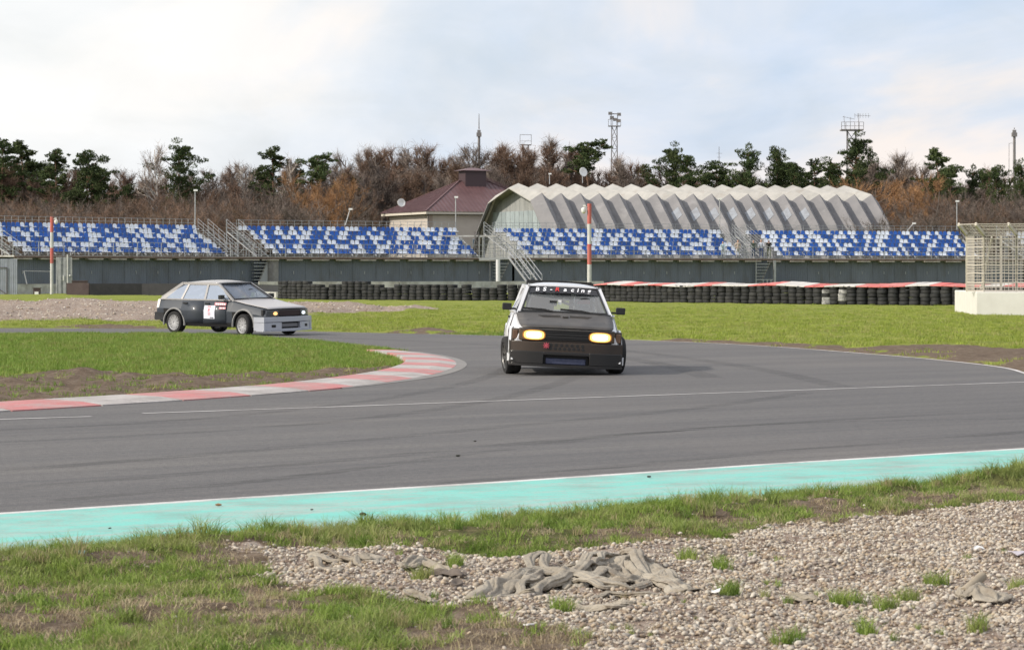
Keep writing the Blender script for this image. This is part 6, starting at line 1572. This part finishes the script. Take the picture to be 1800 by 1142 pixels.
def rags(label, runs, dark=()):
    t = thing('geotextile_rag', label, 'rag', (0, 0, 0))
    for i, (path, w, h, sd) in enumerate(runs): ribbon('cloth_fold', path, w, h, sd, ragd if i in dark else rag, t)
def strand(path_px, r0, lift, seed, parent):
    """rolled and twisted length of cloth: lobed, flattened section turning slowly along a curved path"""
    g = np.random.default_rng(seed); pts = np.array([G(*p) for p in path_px]); d = np.r_[0, np.cumsum(np.linalg.norm(np.diff(pts, axis=0), axis=1))]
    n = max(24, int(d[-1]/.006)); s = np.linspace(0, d[-1], n); cx = np.interp(s, d, pts[:, 0]); cy = np.interp(s, d, pts[:, 1]); k = max(3, n//6)|1; h = k//2
    px_ = np.pad(cx, h, mode='reflect', reflect_type='odd'); py_ = np.pad(cy, h, mode='reflect', reflect_type='odd'); cx = np.convolve(px_, np.ones(k)/k, 'valid'); cy = np.convolve(py_, np.ones(k)/k, 'valid')
    cx += .012*np.sin(s*17+seed); cy += .02*np.sin(s*11+seed*2); tx, ty_ = np.gradient(cx), np.gradient(cy); l = np.hypot(tx, ty_); nx, ny = -ty_/l, tx/l
    m = 28; th_ = np.linspace(0, 2*np.pi, m, endpoint=False); T, Sg = np.meshgrid(th_, s, indexing='ij'); tw = g.uniform(4, 9); p1, p2 = g.uniform(0, 6, 2)
    end = np.clip(np.minimum(Sg, d[-1]-Sg)/.05, 0, 1)**.5*.85+.15
    r = .84*r0*(.8+.5*vnoise(Sg*6+seed, Sg*0))*(1+.30*np.sin(2*T+tw*Sg+p1)+.20*np.sin(5*T+tw*1.7*Sg+p2)+.10*np.abs(np.sin(4.5*T-tw*2*Sg)))*end
    base = verge_height(np.column_stack([cx, cy])); zc = base+r0*.45+lift*np.sin(np.pi*s/d[-1])**2*(.5+vnoise(s*5+seed*3, s*0))
    X = cx[None]+nx[None]*r*np.cos(T)*1.5; Y = cy[None]+ny[None]*r*np.cos(T)*1.5; Z = zc[None]+r*np.sin(T)*.75
    X = np.vstack([X, X[:1]]); Y = np.vstack([Y, Y[:1]]); Z = np.vstack([Z, Z[:1]]); return obj('cloth_fold', gridmesh('cloth_fold', X, Y, Z, rag), parent)
def heap(label, sheets, strands):
    t = thing('geotextile_rag', label, 'rag', (0, 0, 0))
    for i, (path, w, h, sd) in enumerate(sheets): ribbon('cloth_sheet', path, w, h, sd, rag, t)
    for (path, r, lf, sd) in strands: strand(path, r, lf, sd, t)
    return t
heap('large crumpled pile of grey beige geotextile rags on the pebbles',
    [([(838, 1062), (880, 1044), (940, 1026), (1000, 1028)], .07, .022, 2), ([(940, 1046), (985, 1036), (1060, 1040), (1110, 1046)], .06, .028, 3), ([(1000, 1034), (1045, 1020), (1095, 1010), (1140, 1026)], .10, .04, 4), ([(1090, 1046), (1130, 1030), (1175, 1044), (1208, 1062)], .07, .025, 5), ([(1010, 1078), (1060, 1086), (1118, 1087)], .035, .018, 8)],
    [([(832, 1066), (868, 1048), (915, 1034), (950, 1040)], .013, .01, 1), ([(850, 1050), (900, 1030), (950, 1018), (1010, 1022)], .012, .02, 2), ([(870, 1064), (905, 1056), (925, 1040), (960, 1028)], .016, .03, 3),
     ([(922, 1022), (938, 1002), (955, 1000), (968, 1016)], .016, .05, 4), ([(950, 1006), (1000, 1012), (1050, 1000)], .010, .03, 5), ([(920, 1060), (960, 1042), (1010, 1034), (1070, 1046), (1110, 1052)], .021, .05, 6),
     ([(990, 1044), (1030, 1026), (1075, 1016), (1120, 1020)], .018, .06, 7), ([(1000, 1030), (1035, 1012), (1080, 1004), (1110, 996)], .015, .06, 8), ([(1015, 1046), (1060, 1030), (1110, 1036), (1135, 1048)], .022, .05, 9),
     ([(1060, 1010), (1095, 998), (1120, 1010), (1140, 1032)], .018, .07, 10), ([(1085, 1026), (1120, 1008), (1160, 1018), (1180, 1040)], .014, .05, 11), ([(1110, 1050), (1150, 1042), (1180, 1050), (1210, 1064)], .014, .03, 12),
     ([(1120, 1030), (1150, 1024), (1178, 1034), (1200, 1058)], .012, .03, 13), ([(1030, 1062), (1075, 1056), (1130, 1062), (1185, 1062)], .012, .015, 14), ([(1008, 1074), (1040, 1078), (1070, 1090), (1118, 1086)], .013, .02, 15), ([(905, 1048), (925, 1058), (945, 1046)], .015, .03, 16),
     ([(1040, 1040), (1050, 1018), (1075, 1002), (1098, 994)], .012, .07, 17), ([(960, 1030), (1005, 1036), (1050, 1052), (1100, 1050)], .014, .03, 18), ([(1150, 1034), (1172, 1020), (1190, 1034)], .012, .04, 19)])
heap('small twisted strip of pale geotextile left of the large rag pile', [([(540, 1000), (580, 1004), (620, 1006), (655, 1012)], .03, .015, 11)],
    [([(530, 991), (560, 992), (600, 1000), (640, 1004)], .010, .02, 31), ([(548, 996), (552, 1012), (572, 1022), (602, 1020)], .013, .04, 32), ([(580, 1012), (605, 1000), (640, 1008), (660, 1016)], .011, .03, 33), ([(628, 1016), (645, 998), (664, 1000), (668, 1014)], .014, .045, 34), ([(565, 1002), (590, 996), (612, 1010), (640, 1018)], .009, .03, 35)])
rags('thin dirty rag half buried in roots between the two rag heaps', [([(710, 1020), (740, 1014), (790, 1022)], .045, .035, 14), ([(745, 1030), (780, 1032), (815, 1040)], .045, .03, 15), ([(713, 1056), (745, 1060), (760, 1064)], .03, .02, 16)], dark=(1,))
c = G(803, 1046); mb = MB(); z0 = float(verge_height(np.array([c]))[0])
mb.lathe([(.001, .0), (.018, .003), (.03, .016), (.026, .03), (.016, .027), (.001, .016)], 14, Matrix.Translation((c[0], c[1], z0)) @ Matrix.Rotation(R(28), 4, 'X')); tag(mb.build('dark_cap', ragd, smooth=50), 'small black crumpled lump at the left foot of the large rag pile', 'scrap')
mb = MB(); c = G(1712, 1076); z0 = float(verge_height(np.array([c]))[0]); mb.tube([(c[0]-.05, c[1]-.05, z0+.02), (c[0]+.05, c[1]+.08, z0+.075)], .022, 9); tag(mb.build('wooden_stub', pmat('weathered_wood', (.34, .29, .22), (.24, .20, .15), 8, .9), smooth=50), 'short weathered wooden stub lying on the pebbles near the lower right corner', 'stick')
rags('flat dusty scrap of felt under the wooden stub at the lower right', [([(1690, 1080), (1725, 1074), (1755, 1086)], .07, .03, 17)])
rags('thin grey scrap of cloth on the pebbles left of the lower right grass tufts', [([(1390, 1066), (1415, 1070), (1440, 1074)], .03, .02, 18)])
def shard(px, py, sx_, sy_, mat, label, name='plastic_scrap', h=.02):
    c = G(px, py); z0 = float(verge_height(np.array([c]))[0])+.012; mb = MB(); k = 7
    mb.slab([(c[0]+sx_*math.cos(a)*rnd.uniform(.6, 1), c[1]+sy_*math.sin(a)*rnd.uniform(.6, 1), z0+rnd.uniform(0, h)) for a in [6.283*i/k for i in range(k)]], (0, 0, .005)); tag(mb.build(name, mat), label, 'scrap')
shard(141, 1007, .035, .03, m_teal, 'small turquoise paint chip in the grass at the left', 'paint_chip')
shard(1258, 1066, .03, .06, plas, 'torn pale plastic scrap left of a tall grass tuft in the pebbles')
shard(1790, 998, .06, .05, pmat('lilac_film', (.50, .47, .52), rough=.4), 'lilac grey plastic film at the right edge of the pebbles')
shard(1722, 990, .035, .03, plas, 'small white plastic scrap on the upper right pebbles')
shard(930, 1121, .03, .02, plas, 'pale flat chip near the bottom middle')
# clods and chips lying on the paint and on the road
for (px, py, s, mt, lab) in ((384, 891, .016, 'dry_clod', 'small brown clod lying on the turquoise strip'), (638, 908, .018, 'dark_clod', 'dark clod at the grass edge of the turquoise strip'), (548, 899, .008, 'dark_clod', 'tiny dark crumb on the turquoise strip right of the brown clod'), (193, 932, .008, 'dark_clod', 'tiny dark crumb on the left end of the turquoise strip'), (1141, 841, .012, 'dark_clod', 'small dark crumb on the right half of the turquoise strip'), (805, 804, .016, 'dark_clod', 'small black rubber crumb on the asphalt'), (835, 778, .011, 'dark_clod', 'tiny rubber crumb on the asphalt near the middle')):
    m = MATS.get(mt) or pmat(mt, (.26, .15, .08) if mt == 'dry_clod' else (.03, .03, .025), rough=.9); c = G(px, py)
    bm = bmesh.new(); bmesh.ops.create_icosphere(bm, subdivisions=2, radius=s)
    for v in bm.verts: v.co = Vector((v.co.x*1.3, v.co.y, v.co.z*.55))*rnd.uniform(.8, 1.15)
    me = bpy.data.meshes.new('clod'); bm.to_mesh(me); bm.free(); me.materials.append(m); o = obj('clod', me); o.location = (c[0], c[1], .012+s*.3); tag(o, lab, 'clod')
